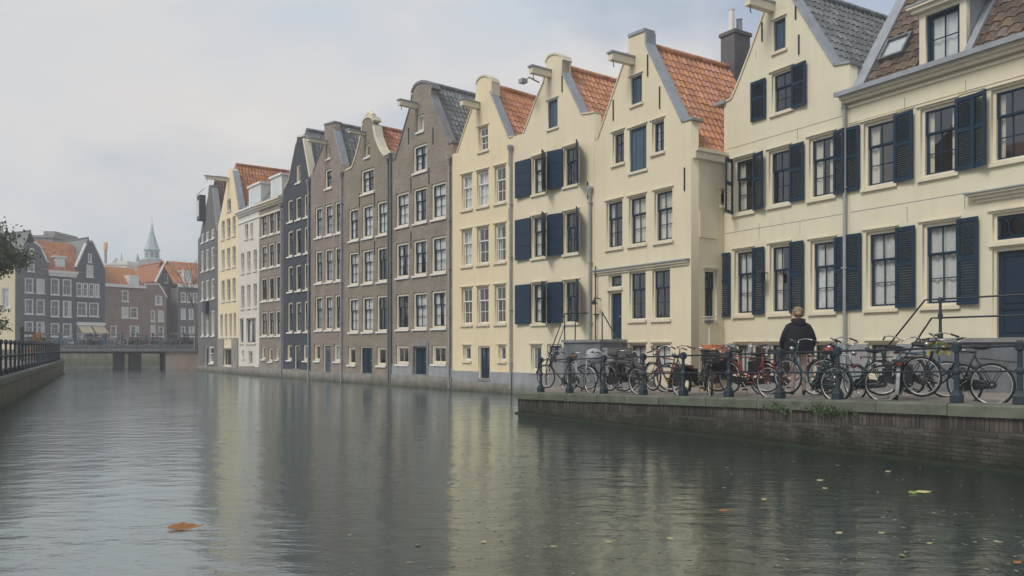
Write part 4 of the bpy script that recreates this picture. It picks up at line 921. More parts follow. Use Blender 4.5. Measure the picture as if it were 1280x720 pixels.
# ------------------------------------------------------------------ bridge
BZ = 1.92; bx0, bx1, by0, by1 = -40.5, -26.2, 66, 74
br = empty('bridge', (bx0, by0, 0)); tag(br, 'flat canal bridge on dark piers with parked bikes on it', 'bridge'); BW = bx1 - bx0
STEEL = paint('bridge_fascia', (.13, .14, .15), .7, .2, 2, .2, streak=.2); PIER = paint('bridge_pier', (.045, .05, .055), .8, .25, 2, .3)
MB().box(0, BW, .12, 8, BZ - .32, BZ).build('deck', PAVE, br); MB().box(-.1, BW + .1, 0, .119, BZ - .42, BZ + .05).box(-.1, BW + .1, -.06, -.001, BZ - .02, BZ + .07).build('fascia', STEEL, br)
for x in (149, 170, 213):
    p = AT(x, 66.8); o = MB().box(-.45, .45, 0, 7.6, -1.2, BZ - .321).build('pier', PIER, br); o.location = (p.x - bx0, .7, 0); o.rotation_euler = (0, 0, .46)
MB().box(BW - 1.6, BW + 3, .15, 8, -1, BZ - .33).build('abutment', BR_G, br)
for k in range(5): MB().box(.2, BW - .2, .8 + k * 1.6, 1.0 + k * 1.6, BZ - .6, BZ - .321).build('girder', PIER, br)
pb = post_mesh(1.1); k = .2; BP = []
while k < BW: BP.append(k); k += 1.3
for k in BP: o = link('post', pb, br); o.location = (k, .3, BZ)
for hh in (1.05, .55):
    for a, b in zip(BP, BP[1:]): MB().tube([(a, .3, BZ + hh), (b, .3, BZ + hh)], .025, 6, caps=False).build('rail_bar', IRON, br)
for k in BP: o = link('post', pb, br); o.location = (k, 7.7, BZ)
for hh in (1.05, .55): MB().tube([(BP[0], 7.7, BZ + hh), (BP[-1], 7.7, BZ + hh)], .025, 6).build('rail_bar', IRON, br)

# far bank beyond the bridge
fb = empty('far_bank', (0, 85, 0)); struct(fb)
MB().box(-130, 60, 0, 1.0, -1.2, 1.5).build('wall', CONC, fb); MB().box(-130, 60, 1.0, 300, 1.3, 1.62).build('pavement', PAVE, fb)
struct(MB().box(-28.8, -20, 66.2, 84.9, -1, 1.7).build('side_street', PAVE))

# ------------------------------------------------------------------ far houses
def far_house(name, label, xl, dl, xr, dr, wall): 
    h = House(name, label, xl, dl, xr, dr, wall); return h
def dfar(x): return 86.5 + max(0, (x - 10)) * .075
def FH(label, xl, xr, wall, pts, name='far_house', back=0):
    h = far_house(name, label, xl, dfar(xl) + back, xr, dfar(xr) + back, wall); h.outline(pts, 1.4); return h
f0 = FH('pale yellow low house mostly hidden behind the leafy quay tree', -60, 22, PL_C, [(-60, 330), (22, 330)]); f0.window(2, 12, 360, 385, None, 'far'); f0.window(-25, -12, 360, 385, None, 'far'); f0.build_wall(); f0.body(f0.uz(10, 331)[1])
fl = empty; 
f1 = FH('grey-brown gabled house with stepped shoulder beside the leafy quay tree', 20, 61, BR_E, [(20, 326), (26, 316), (33, 307), (35.5, 303), (43, 303.5), (50, 309), (54, 318), (58.5, 328), (61, 328)])
f1.grid(((31, 42), (45.5, 56)), ((348, 366.5), (374, 393), (402, 420)), 44, 'far'); f1.window(34.5, 43.3, 325, 339.5, None, 'far'); f1.window(37, 43, 310, 317, None, 'far')
f1.build_wall(); f1.gable_roof((50, 309), (58.5, 328), T_GR, ridge=40); f1.body(f1.ze - .1); f1.coping([(43, 303.5), (50, 309), (58.5, 328), (61, 328)], WHITE, .4, .2)
f2 = FH('blue-grey house with white cornice, orange roof and single white dormer', 61, 95, BR_F, [(61, 340), (95, 340.5)])
f2.grid(((63.5, 74.4), (78.4, 89.6)), ((348.5, 369), (375.5, 396), (404, 421)), 76, 'far'); f2.build_wall(); zt = f2.uz(78, 341)[1]; f2.body(zt - .1)
MB().box(-.1, f2.L + .1, -.35, -.001, zt - .1, zt + .2).box(0, f2.L, -.2, -.001, zt - .45, zt - .101).build('cornice', WHITE, f2.root)
zr = f2.uz(78, 300)[1]; pt2 = math.atan2(zr - zt, 2.6)
rr = MB().quad((-1, -.1, zt + .15), (f2.L + 1, -.1, zt + .15), (f2.L + 1, 2.6, zr), (-1, 2.6, zr)).quad((-1, 2.6, zr), (f2.L + 1, 2.6, zr), (f2.L + 1, 7, zt), (-1, 7, zt)).build('roof', T_OR2, f2.root)
Sv2 = Vector((0, 2.7, zr - zt - .15)); L2 = Sv2.length; Sv2.normalize(); tiles(rr, T_OR2, Vector((-1, -.1, zt + .15)), Vector((1, 0, 0)), Sv2, f2.L + 2, L2, .3, .34)
u0, u1 = f2.u(71.5), f2.u(83); dmo = MB().box(u0, u1, .3, 2.2, zt + .3, zt + 1.75).box(u0 - .15, u1 + .15, .15, 2.3, zt + 1.751, zt + 1.95).build('dormer', WHITE, f2.root); MB().box(u0 + .2, u1 - .2, .27, .299, zt + .55, zt + 1.6).build('dormer_pane', GLASS, dmo)
f3 = FH('dark gabled house with white-edged slopes and awnings over its shopfront', 95, 131.5, BR_F, [(94, 338), (96, 334), (103, 318), (109, 304.5), (116, 303), (123, 318), (130, 334), (132, 336)])
for a, b in ((95.7, 103), (103.6, 110.5), (111.2, 118), (118.5, 124.6)): f3.window(a, b, 354, 371, 110, 'far')
for a, b in ((96.5, 109), (111.5, 123.5)): f3.window(a, b, 378, 395.5, 110, 'far')
f3.window(108, 117, 331, 346.5, None, 'far'); f3.window(110, 115, 317, 328, None, 'far'); f3.window(96, 128, 407, 424, None, 'far')
f3.build_wall(); f3.gable_roof((116, 304), (130, 334), T_GR, ridge=112); f3.body(f3.ze - .1); f3.coping([(96, 334), (103, 318), (109, 304.5)], WHITE, .4, .16); f3.coping([(109, 304.5), (116, 303)], LEADD, .5, .25); f3.coping([(116, 303), (123, 318), (130, 334)], WHITE, .4, .12)
MB().box(.05, f3.L - .05, -.2, -.001, f3.uz(112, 407)[1], f3.uz(112, 403)[1]).build('shop_fascia', WHITE, f3.root)
aw = paint('awning_cream', (.62, .54, .36), .8, .1)
for a, b in ((.05, .47), (.52, .95)):
    z_ = f3.uz(112, 407)[1]; MB().quad((f3.L * a, -.02, z_), (f3.L * b, -.02, z_), (f3.L * b, -1.1, z_ - .8), (f3.L * a, -1.1, z_ - .8)).quad((f3.L * a, -1.1, z_ - .8), (f3.L * b, -1.1, z_ - .8), (f3.L * b, -1.1, z_ - 1.0), (f3.L * a, -1.1, z_ - 1.0)).build('awning', aw, f3.root)
f4 = FH('plain brown block with flat white cornice and a flag-free wall behind the bridge'.replace(' and a flag-free wall', ''), 131.5, 181, BR_G, [(131, 353), (181, 358.5)])
for a, b, t, bt in ((152.5, 161, 363, 377), (152, 161, 383.5, 397.5), (163, 172.5, 384, 398), (162, 174, 407, 420), (138, 146, 407, 421)): f4.window(a, b, t, bt, None, 'far')
f4.build_wall(); zt = f4.uz(150, 358)[1]; f4.body(zt - .2); MB().box(-.05, f4.L + .05, -.3, -.001, zt - .1, zt + .25).build('cornice', WHITE, f4.root)
rm4 = MB().quad((0, .1, zt), (f4.L, .1, zt), (f4.L, 3, zt + 2.6), (0, 3, zt + 2.6)).quad((0, 3, zt + 2.6), (f4.L, 3, zt + 2.6), (f4.L, 9, zt), (0, 9, zt)).build('roof', T_OR2, f4.root)
u0, u1 = f4.u(163), f4.u(175); dmo = MB().box(u0, u1, .3, 2.2, zt + .1, zt + 1.5).build('dormer', WHITE, f4.root); MB().box(u0 + .2, u1 - .2, .27, .299, zt + .35, zt + 1.3).build('dormer_pane', GLASS, dmo)
f5 = FH('low brown house with curved-down gable shoulder and small white windows', 181, 208, BR_G, [(181, 356), (198, 355.5), (203, 363), (208, 372)])
for a, b, t, bt in ((194, 203, 369.5, 381), (197.5, 205, 388, 402), (188.5, 194, 388, 402), (188, 194.5, 406, 420), (198, 205, 408, 421)): f5.window(a, b, t, bt, None, 'far')
f5.build_wall(); f5.body(f5.uz(195, 358)[1]); f5.coping([(181, 356), (198, 355.5), (203, 363), (208, 372)], WHITE, .4, .15); MB().box(.05, f5.L - .05, .33, 9, f5.uz(200, 372)[1], f5.uz(200, 371)[1]).build('roof', LEADD, f5.root)
f6 = FH('dark pointed-gable house with orange side roof behind the bridge', 195, 222.5, BR_E, [(195, 357), (195.5, 353), (209, 326), (222.5, 352)], back=2.5)
f6.window(205.5, 210.5, 342, 354, None, 'far'); f6.build_wall(); f6.body(f6.uz(200, 360)[1]); 
f6.gable_roof((209, 327), (222.5, 352), T_OR2, ridge=208.5, drop=.1); f6.coping([(195.5, 353), (209, 326)], WHITE, .4, .15)
f7 = FH('grey house with orange roof, white dormer and blue ground-floor shutters', 222.5, 262, BR_E, [(222, 357), (262, 361)])
for a, b, t, bt in ((226, 232.5, 365.5, 377.5), (234, 239.5, 366, 378), (241, 247, 366, 378), (226, 232.5, 385.5, 399), (236, 242, 386, 399), (226, 232, 408, 420), (236, 243, 408, 421)): f7.window(a, b, t, bt, None, 'far')
f7.build_wall(); zt = f7.uz(235, 358)[1]; f7.body(zt - .2); MB().box(-.05, f7.L + .05, -.35, -.001, zt - .15, zt + .25).build('cornice', WHITE, f7.root)
rm7 = MB().quad((-.6, -.1, zt + .2), (f7.L, -.1, zt + .2), (f7.L, 3, zt + 3.4), (-.9, 3, zt + 3.4)).quad((-.9, 3, zt + 3.4), (f7.L, 3, zt + 3.4), (f7.L, 8, zt), (-.9, 8, zt)).build('roof', T_OR2, f7.root)
S7 = Vector((0, 3.1, 3.2)); L7 = S7.length; S7.normalize(); tiles(rm7, T_OR2, Vector((-.5, -.1, zt + .2)), Vector((1, 0, 0)), S7, f7.L + .5, L7, .3, .34)
u0, u1 = f7.u(230), f7.u(240); dmo = MB().box(u0, u1, .1, 2.2, zt + .3, zt + 1.9).box(u0 - .1, u1 + .1, 0, 2.3, zt + 1.901, zt + 2.1).build('dormer', WHITE, f7.root); MB().box(u0 + .2, u1 - .2, .07, .099, zt + .55, zt + 1.7).build('dormer_pane', GLASS, dmo)
# roofs and towers that rise behind them
RF = paint('rooftop_render', (.26, .25, .25), .9, .2)
def rooftop(label, xl, xr, yt, d, mat, name='rooftop_block', step=True):
    a, b = AT(xl, d), AT(xr, d); z = CZ + d * (HY - yt) / F
    r = empty(name, (a.x, d, 1.6)); tag(r, label, 'building')
    W = b.x - a.x; MB().box(0, W, 0, 7, 0, z - 1.6).build('wall', mat, r); MB().box(-.2, W + .2, -.2, 7.2, z - 1.599, z - 1.3).build('parapet', mat, r)
    for k in range(max(1, int(W / 2.2))): MB().box(.5 + k * 2.1, 1.7 + k * 2.1, -.03, -.001, z - 3.6, z - 2.4).build('window', GLASS, r)
    if step: MB().box(W * .55, W, .5, 6, z - 1.299, z - .7).build('plant_room', mat, r)
    return r
rooftop('boxy grey rooftop storey showing above the gabled far houses', 34, 66, 297, 103, RF)
rooftop('low pale block with flat roof seen over the brown block', 132, 163, 345, 125, PL_W, step=False)
rooftop('pale distant block below the church spire', 126, 158, 331, 165, PL_W)
rooftop('pale low hall with grey roof at the foot of the church spire', 160, 205, 331, 190, LEAD, step=False)
# church spire
SPM = paint('spire_copper', (.30, .40, .42), .7, .15, 1); d = 215; c = AT(190, d); zz = lambda y: CZ + d * (HY - y) / F
sp = empty('church_spire', (c.x, d, 1.6)); tag(sp, 'slender pale green church spire rising behind the far roofs', 'church spire')
MB().box(-2.3, 2.3, -2.3, 2.3, 0, zz(326) - 1.6).build('tower', RF, sp); MB().lathe([(2.6, zz(326) - 1.599), (2.6, zz(324) - 1.6), (1.9, zz(323) - 1.6), (1.8, zz(314) - 1.6), (2.3, zz(313) - 1.6)], n=8).build('lantern', SPM, sp)
for k in range(8):
    a = math.pi / 8 + k * math.pi / 4; ca, sa = math.cos(a) * 1.73, math.sin(a) * 1.73
    o = MB().box(-.3, .3, -.1, .12, zz(322.5) - 1.6, zz(315.5) - 1.6).build('louvre_opening', LEADD, sp); o.location = (ca, sa, 0); o.rotation_euler = (0, 0, a + math.pi / 2)
MB().lathe([(2.15, zz(313) - 1.599), (1.5, zz(305) - 1.6), (.95, zz(297) - 1.6), (.45, zz(288) - 1.6), (.06, zz(279) - 1.6)], n=8).build('spire', SPM, sp); MB().tube([(0, 0, zz(280) - 1.6), (0, 0, zz(272) - 1.6)], .07, 6).build('finial', LEADD, sp)
d = 180; c = AT(132, d); fx = empty('roof_flue', (c.x, d, 1.6)); tag(fx, 'thin distant flue with an orange glint painted on its cowl above the roofs', 'flue'); z2 = lambda y: CZ + d * (HY - y) / F - 1.6
FL = paint('flue_glint', (.75, .34, .16), .5, .05); MB().lathe([(.35, 0), (.3, z2(313))], n=8).build('shaft', RF, fx); MB().lathe([(.45, z2(313) + .001), (.5, z2(309)), (.4, z2(303))], n=8).build('cowl', FL, fx)  # the orange glint is put into the cowl's colour
for x, yt, hw in ((172, 317, .5), (145, 322, 1.2), (152, 316, .2)):
    d = 185; c = AT(x, d); t = empty('small_turret', (c.x, d, 1.6)); tag(t, 'tiny pale roof turret beside the church spire' if x > 160 else ('slim rooftop mast near the orange flue' if hw < .3 else 'small round cupola near the orange flue'), 'turret')
    z3 = CZ + d * (HY - yt) / F - 1.6; MB().lathe([(hw, 0), (hw, z3 * .9), (hw * .7, z3 * .95), (.05, z3)], n=8).build('shaft', LEAD, t); MB().lathe([(hw * 1.2, z3 * .9 + .01), (hw * 1.2, z3 * .9 + .3)], n=8).build('ring', WHITE, t)

# ------------------------------------------------------------------ doorsteps
def rail_set(root, pts, r=.02, name='handrail'): return MB().tube(pts, r, 8).build(name, IRON, root, True)
def ground_at(p): return zq(qs(p)[0])
# H1 doorstep (house-local coordinates: x along the facade, -y toward the street)
P = h1.M @ Vector((h1.u(1205), 0, 0)); gz = ground_at(P); dz = h1.uz(1250, 422)[1] - .02; ua, ub = h1.u(1211), h1.u(1400); DP = 1.35
st1 = empty('doorstep', (P.x, P.y, gz)); st1.rotation_euler = h1.root.matrix_basis.to_euler(); tag(st1, 'grey stone doorstep with iron handrail and bulbous newel at the navy panelled door', 'doorstep')
ox = h1.u(1205); BLUESTONE = paint('bluestone', (.15, .17, .19), .8, .2, 2, .3, streak=.25); g0 = -.25
MB().box(ua - ox, ub - ox, -DP, -.05, g0, dz - gz - .09).build('stone_block', BLUESTONE, st1); MB().box(ua - ox - .06, ub - ox, -DP - .06, -.05, dz - gz - .089, dz - gz).build('landing_slab', STONE, st1)
ns_ = 6
for k in range(ns_ - 1):
    t = (dz - gz) * (ns_ - 1 - k) / ns_; MB().box(ua - ox - .27 * (k + 1), ua - ox - .27 * k - .004 - (.06 if k == 0 else 0), -DP + .05, -.08, g0, t).build('step', STONE, st1)
top = dz - gz; y_ = -DP + .1; xl = ua - ox + .1
MB().lathe([(.05, 0), (.06, .08), (.035, .14), (.03, .4), (.055, .5), (.03, .58), (.03, .78), (.06, .84), (.04, .9)], (xl, y_, top), 10).build('newel', IRONP, st1, True)
x2 = xl - .27 * ns_ + .25; MB().lathe([(.05, 0), (.035, .1), (.03, .7), (.055, .8), (.03, .9)], (x2, y_, .02), 10).build('newel', IRONP, st1, True)
rail_set(st1, [(x2, y_, .86), (xl - .35, y_, top + .86), (xl, y_, top + .86), (ub - ox, y_, top + .86)]); rail_set(st1, [(x2 + .45, y_, .6), (xl - .2, y_, top + .45), (xl, y_, top + .45), (ub - ox, y_, top + .45)])
# H3 doorstep
P = h3.M @ Vector((h3.u(752), 0, 0)); gz = ground_at(P); dz = h3.uz(769, 424)[1] - .02
st3 = empty('doorstep', (P.x, P.y, gz)); st3.rotation_euler = h3.root.matrix_basis.to_euler(); tag(st3, 'dark grey doorstep with thin iron rails at the plain blue door between downpipe and windows', 'doorstep')
ox = h3.u(752); a, b = h3.u(744) - ox, h3.u(784) - ox; DP = 1.15; top = dz - gz
MB().box(a - .3, b, -DP, -.05, -.3, top - .09).build('stone_block', BLUESTONE, st3); MB().box(a - .35, b + .05, -DP - .06, -.05, top - .089, top).build('landing_slab', STONE, st3)
for k in range(5): MB().box(b + .05 + .26 * k + .004, b + .05 + .26 * (k + 1), -DP + .05, -.06, -.3, top * (5 - k) / 6).build('step', STONE, st3)
for k in range(5): MB().box(a - .354 - .22 * (k + 1), a - .354 - .22 * k, -DP + .05, -.06, -.3, top * (5 - k) / 6).build('step', STONE, st3)
y_ = -DP + .05
rail_set(st3, [(b + .05, y_, top), (b + .05, y_, top + .9)]); rail_set(st3, [(b + .05, y_, top + .88), (b + 1.5, y_, .75), (b + 1.5, y_, 0)]); rail_set(st3, [(a - .3, y_, top), (a - .3, y_, top + .92)]); rail_set(st3, [(a - .3, y_, top + .9), (a - 1.4, y_, .75), (a - 1.4, y_, 0)]); rail_set(st3, [(a - .3, y_, top + .5), (a - 1.25, y_, .5)], .014); rail_set(st3, [(a - .3, y_, top + .9), (a - .3, -.05, top + .95)]); rail_set(st3, [(a + .3, y_, top), (a + .3, y_, top + 1.0)]); rail_set(st3, [(a - .3, y_, top + .9), (a + .3, y_, top + .92)])

# ------------------------------------------------------------------ bicycles
RUB = paint('tyre_rubber', (.018, .018, .02), .8, .2, 20, .1); RIM = paint('rim_alloy', (.55, .56, .57), .4, .15, 20, 0, metal=.6); CHR = paint('chrome_dull', (.5, .5, .5), .3, .1, 20, 0, metal=1)
SAD = paint('saddle_black', (.02, .02, .022), .6, .2, 10, .1); SADB = paint('saddle_brown', (.12, .055, .025), .6, .2, 10, .1); RED = paint('paint_red', (.20, .028, .022), .4, .2, 8, 0); BLK = paint('paint_black', (.018, .02, .024), .4, .2, 8, 0)
SLV = paint('paint_silver', (.33, .35, .37), .4, .2, 8, 0); TEAL = paint('paint_teal', (.03, .085, .095), .45, .2, 8, 0); BLU3 = paint('paint_mid_blue', (.08, .16, .24), .4, .2, 8, 0); GRN = paint('paint_olive', (.06, .075, .04), .5, .2, 8, 0); CRT = paint('crate_black', (.025, .025, .028), .7, .2, 8, 0)
REDL = paint('reflector_red', (.22, .02, .015), .3, .1, 8, 0); ORNG = paint('plastic_orange', (.62, .13, .03), .45, .1, 8, 0); YEL = paint('flower_yellow', (.68, .52, .06), .7, .25, 30, 0, isl=.3); LEAFG = paint('leaf_green', (.06, .11, .035), .7, .3, 8, 0, isl=.4); GREYC = paint('cover_grey', (.36, .38, .40), .7, .15, 6, .2)
BC = {}
def bm_(key, fn):
    if key not in BC: BC[key] = fn()
    return BC[key]
def ring(r, t, n=36, k=6): return MB().tube([(r * math.cos(2 * math.pi * i / n), 0, r * math.sin(2 * math.pi * i / n)) for i in range(n)], t, k, closed=True)
def spokes():
    m = MB()
    for i in range(28):
        a = 2 * math.pi * i / 28; b = a + (.5 if i % 2 else -.5); s = .03 if i % 4 < 2 else -.03
        m.tube([(.03 * math.cos(b), s, .03 * math.sin(b)), (.315 * math.cos(a), 0, .315 * math.sin(a))], .0016, 3, caps=False)
    return m
def arcpts(cx, cz, r, a0, a1, n=14): return [(cx + r * math.cos(R(a0 + (a1 - a0) * k / n)), 0, cz + r * math.sin(R(a0 + (a1 - a0) * k / n))) for k in range(n + 1)]
def strip(pts, w, t=.004):
    m = MB(); i = 0
    for p in pts: m.v += [(p[0], -w, p[2]), (p[0], -w * .6, p[2] + .0), (p[0], w * .6, p[2]), (p[0], w, p[2])]
    for k in range(len(pts) - 1):
        for j in range(3): a = 4 * k + j; m.f.append((a, a + 1, a + 5, a + 4))
    return m
WB = 1.1; WR = .345
def fr_oma():
    m = MB(); bb = (.45, 0, .28); st = (.26, 0, .82); hd = (.93, 0, .86); hl = (.97, 0, .66)
    m.tube([bb, st], .016, 8).tube([hd, hl], .019, 8)
    m.tube([hl, (.85, 0, .45), (.66, 0, .30), bb], .017, 8); m.tube([(.945, 0, .78), (.80, 0, .52), (.60, 0, .40), (.405, 0, .44)], .016, 8)
    for s in (-.055, .055): m.tube([(bb[0], s * .5, bb[2]), (0, s, WR)], .009, 6).tube([(.285, s * .3, .74), (0, s, WR)], .008, 6)
    return m
def fr_opa():
    m = MB(); bb = (.45, 0, .28); st = (.27, 0, .86); hd = (.93, 0, .88); hl = (.97, 0, .68)
    m.tube([bb, st], .016, 8).tube([hd, hl], .019, 8).tube([(.275, 0, .83), (.935, 0, .85)], .015, 8).tube([bb, hl], .017, 8)
    for s in (-.055, .055): m.tube([(bb[0], s * .5, bb[2]), (0, s, WR)], .009, 6).tube([(.29, s * .3, .78), (0, s, WR)], .008, 6)
    return m
def fork():
    m = MB()
    for s in (-.05, .05): m.tube([(.97, s * .7, .68), (1.02, s, .5), (1.06, s, .4), (WB, s, WR)], .010, 6)
    return m.tube([(.97, -.035, .69), (.97, .035, .69)], .014, 6).tube([(.965, 0, .68), (.90, 0, 1.02)], .013, 6)
def bars():
    m = MB()
    for s in (-1, 1): m.tube([(.90, 0, 1.02), (.96, .08 * s, 1.07), (.93, .2 * s, 1.1), (.82, .28 * s, 1.09), (.68, .30 * s, 1.05)], .011, 7)
    return m
def grips():
    m = MB(); m.tube([(.80, .285, 1.083), (.67, .302, 1.045)], .017, 7); return m
def gripr():
    m = MB(); m.tube([(.80, -.285, 1.083), (.67, -.302, 1.045)], .017, 7); return m
def saddle():
    m = MB(); n = 9
    for k in range(n):
        t = k / (n - 1); x = .09 + .27 * t; wv = .105 * (1 - t) ** .8 * 1.0 + .022; z = .945 - .02 * math.sin(t * 3.1)
        for a in range(8): g = 2 * math.pi * a / 8; m.v.append((x, wv * math.cos(g), z + .033 * math.sin(g) - (.012 if math.sin(g) < 0 else 0)))
    for k in range(n - 1):
        for a in range(8): m.f.append((8 * k + a, 8 * k + (a + 1) % 8, 8 * k + 8 + (a + 1) % 8, 8 * k + 8 + a))
    m.f.append(tuple(range(8))); m.f.append(tuple(8 * (n - 1) + a for a in reversed(range(8))))
    return m
def rack():
    m = MB()
    for s in (-.06, 0, .06): m.tube([(-.33, s, .735), (.2, s, .745)], .006, 5)
    for x in (-.32, -.1, .15): m.tube([(x, -.065, .738), (x, .065, .738)], .006, 5)
    for s in (-.07, .07): m.tube([(-.2, s, .735), (0, s, WR)], .006, 5)
    return m
def chaincase():
    m = MB(); pts = []
    for a in range(90, 271, 20): pts.append((0 + .06 * math.cos(R(a)), WR - .005 + .06 * math.sin(R(a))))
    for a in range(-90, 91, 20): pts.append((.45 + .10 * math.cos(R(a)), .28 + .10 * math.sin(R(a))))
    m.poly([(x, -.06, z) for x, z in pts]); m.poly([(x, -.035, z) for x, z in reversed(pts)])
    n = len(pts)
    for i in range(n): a, b = pts[i], pts[(i + 1) % n]; m.quad((a[0], -.06, a[1]), (a[0], -.035, a[1]), (b[0], -.035, b[1]), (b[0], -.06, b[1]))
    return m
def crank():
    m = MB(); m.tube([(.45, -.07, .28), (.57, -.075, .16)], .009, 6).tube([(.45, .05, .28), (.33, .055, .40)], .009, 6).tube([(.45, -.07, .28), (.45, .05, .28)], .014, 6)
    return m
def pedal1(): return MB().box(.53, .61, -.17, -.08, .147, .172)
def pedal2(): return MB().box(.29, .37, .06, .15, .388, .413)
def lampm(): return MB().tube([(1.0, 0, .90), (1.03, 0, .90), (1.075, 0, .90)], [.02, .042, .045], 10)
def stand(): return MB().tube([(.40, .04, .27), (.34, .17, .01)], .009, 6).tube([(.40, -.04, .27), (.36, -.12, .12)], .006, 5)
def crate(w=.34, l=.42, h=.26):
    m = MB(); m.box(-l / 2, l / 2, -w / 2, w / 2, 0, .015)
    for k in range(4):
        z = .03 + k * (h - .03) / 4; z1_ = z + (h - .03) / 4 - .02
        m.box(-l / 2, l / 2, -w / 2, -w / 2 + .01, z, z1_).box(-l / 2, l / 2, w / 2 - .01, w / 2, z, z1_).box(-l / 2, -l / 2 + .01, -w / 2, w / 2, z, z1_).box(l / 2 - .01, l / 2, -w / 2, w / 2, z, z1_)
    for x in (-l / 2, l / 2 - .02):
        for y in (-w / 2, w / 2 - .02): m.box(x - .001, x + .021, y - .001, y + .021, 0, h)
    return m
def bag():
    m = MB()
    for s in (-1, 1): m.box(-.32, .02, s * .16 - .055, s * .16 + .055, .40, .70)
    return m.box(-.3, .0, -.12, .12, .745, .765)
def bike(x, off, yaw, label, paintm, kind='oma', lean=6, flip=False, extras=(), tyre=RUB, rimm=RIM, saddlem=SAD, group=None, s=None):
    s_ = rail_s(x, off) if s is None else s; p = QP(s_, off); ang = math.atan2(q.y, q.x) + R(yaw) + (math.pi if flip else 0)
    root = empty('bicycle', p); tag(root, label, 'bicycle', group)
    root.rotation_mode = 'ZYX'; root.rotation_euler = (R(lean) * (1), -math.atan(SLOPE) * math.cos(R(yaw)) * (-1 if flip else 1), ang)
    c0 = -.55
    def part(name, fn, mat, parent=root, loc=None, smooth=True):
        key = (name, fn.__name__ if hasattr(fn, '__name__') else str(fn), mat.name)
        def mk():
            m = fn(); m.v = [(v[0] + (c0 if loc is None else 0), v[1], v[2]) for v in m.v]; return m.mesh(name, mat, smooth)
        o = link(name, bm_(key, mk), parent)
        if loc: o.location = loc
        return o
    def tyre_(): return ring(WR - .018, .02, 36, 7)
    def rim_(): return ring(WR - .043, .014, 36, 5)
    def hub_(): return MB().tube([(0, -.05, 0), (0, .05, 0)], .022, 8)
    def hub_axle(): return hub_()
    for xx in (0, WB):
        wl = part('wheel', tyre_, tyre, loc=(xx + c0, 0, WR)); wl.rotation_euler = (0, random.uniform(0, 6), 0)
        for nm, fn, mt in (('rim', rim_, rimm), ('spokes', spokes, CHR), ('hub', hub_, CHR)):
            key = (nm, mt.name); o = link(nm, bm_(key, lambda: fn().mesh(nm, mt, True)), wl)
            if nm == 'spokes': tag(o, kind='stuff')
    part('frame', fr_oma if kind == 'oma' else fr_opa, paintm); part('fork', fork, paintm)
    part('mudguard', lambda_mr, paintm if kind == 'oma' else BLK); part('mudguard', lambda_mf, paintm if kind == 'oma' else BLK)
    hb_ = part('handlebar', bars, CHR)
    for fn in (grips, gripr):
        key = ('grip', fn.__name__)
        def mk2(fn=fn): m = fn(); m.v = [(v[0] + c0, v[1], v[2]) for v in m.v]; return m.mesh('grip', SAD, True)
        link('grip', bm_(key, mk2), hb_)
    part('saddle', saddle, saddlem); part('seat_post', seatpost, CHR); part('rack', rack, BLK); part('chain_case', chaincase, BLK, smooth=False); part('crank', crank, CHR); part('pedal', pedal1, BLK, smooth=False); part('pedal', pedal2, BLK, smooth=False); part('headlamp', lampm, CHR); part('kickstand', stand, CHR); part('tail_light', taill, REDL, smooth=False)
    for e in extras:
        if e == 'crate_f': o = part('front_crate', crate, CRT, smooth=False); o.location = (c0 * 0 + 1.12 + 0, 0, .80)
        elif e == 'crate_o': o = part('front_crate', crate, ORNG, smooth=False); o.location = (1.12, 0, .80)
        elif e == 'bags': part('pannier', bag, BLK, smooth=False)
        elif e == 'bags_t': part('pannier', bag, TEAL, smooth=False)
        elif e == 'flowers': flowers(root, (.32, 0, .98))
        elif e == 'cover': o = part('rain_cover', coverm, GREYC, smooth=True)
        elif e == 'red_bag': o = part('saddle_cover', saddlecov, RED)
        elif e == 'guard': part('coat_guard', coat, BLK, smooth=False)
    return root
def lambda_mr(): return strip(arcpts(0, WR, WR + .022, 10, 205), .028)
def lambda_mf(): return strip(arcpts(WB, WR, WR + .022, 5, 150), .028)
def seatpost(): return MB().tube([(.275, 0, .80), (.245, 0, .925)], .012, 7)
def taill(): return MB().box(-.375, -.345, -.03, .03, .70, .745)
def coverm():
    m = MB(); return m.lathe([(.05, 0), (.2, .05), (.24, .2), (.2, .36), (.06, .42)], (.9, 0, .72), 10)
def saddlecov(): return MB().lathe([(.02, 0), (.1, .01), (.12, .05), (.08, .09), (.02, .1)], (.2, 0, .92), 10)
def coat():
    m = MB()
    for s in (-.04, .04): m.poly([(.0, s, WR), (-.25, s, .56), (-.1, s, .70), (.15, s, .70), (.3, s, .55)])
    return m
def flowers(root, c):
    m = MB(); g = MB(); rnd = random.Random(5)
    for k in range(46):
        p = Vector((c[0] + rnd.uniform(-.14, .14), c[1] + rnd.uniform(-.22, .22), c[2] - rnd.uniform(0, .22))); t = m if k % 3 else g; n = 5
        v = Vector((rnd.uniform(-1, 1), rnd.uniform(-1, 1), rnd.uniform(-.2, 1))).normalized(); u = v.orthogonal().normalized(); w_ = v.cross(u); rr_ = rnd.uniform(.02, .045)
        t.poly([p + (u * math.cos(6.283 * i / n) + w_ * math.sin(6.283 * i / n)) * rr_ for i in range(n)])
    f = m.build('flower_garland', YEL, root); tag(f, kind='stuff'); f2_ = g.build('garland_leaves', LEAFG, root); tag(f2_, kind='stuff')

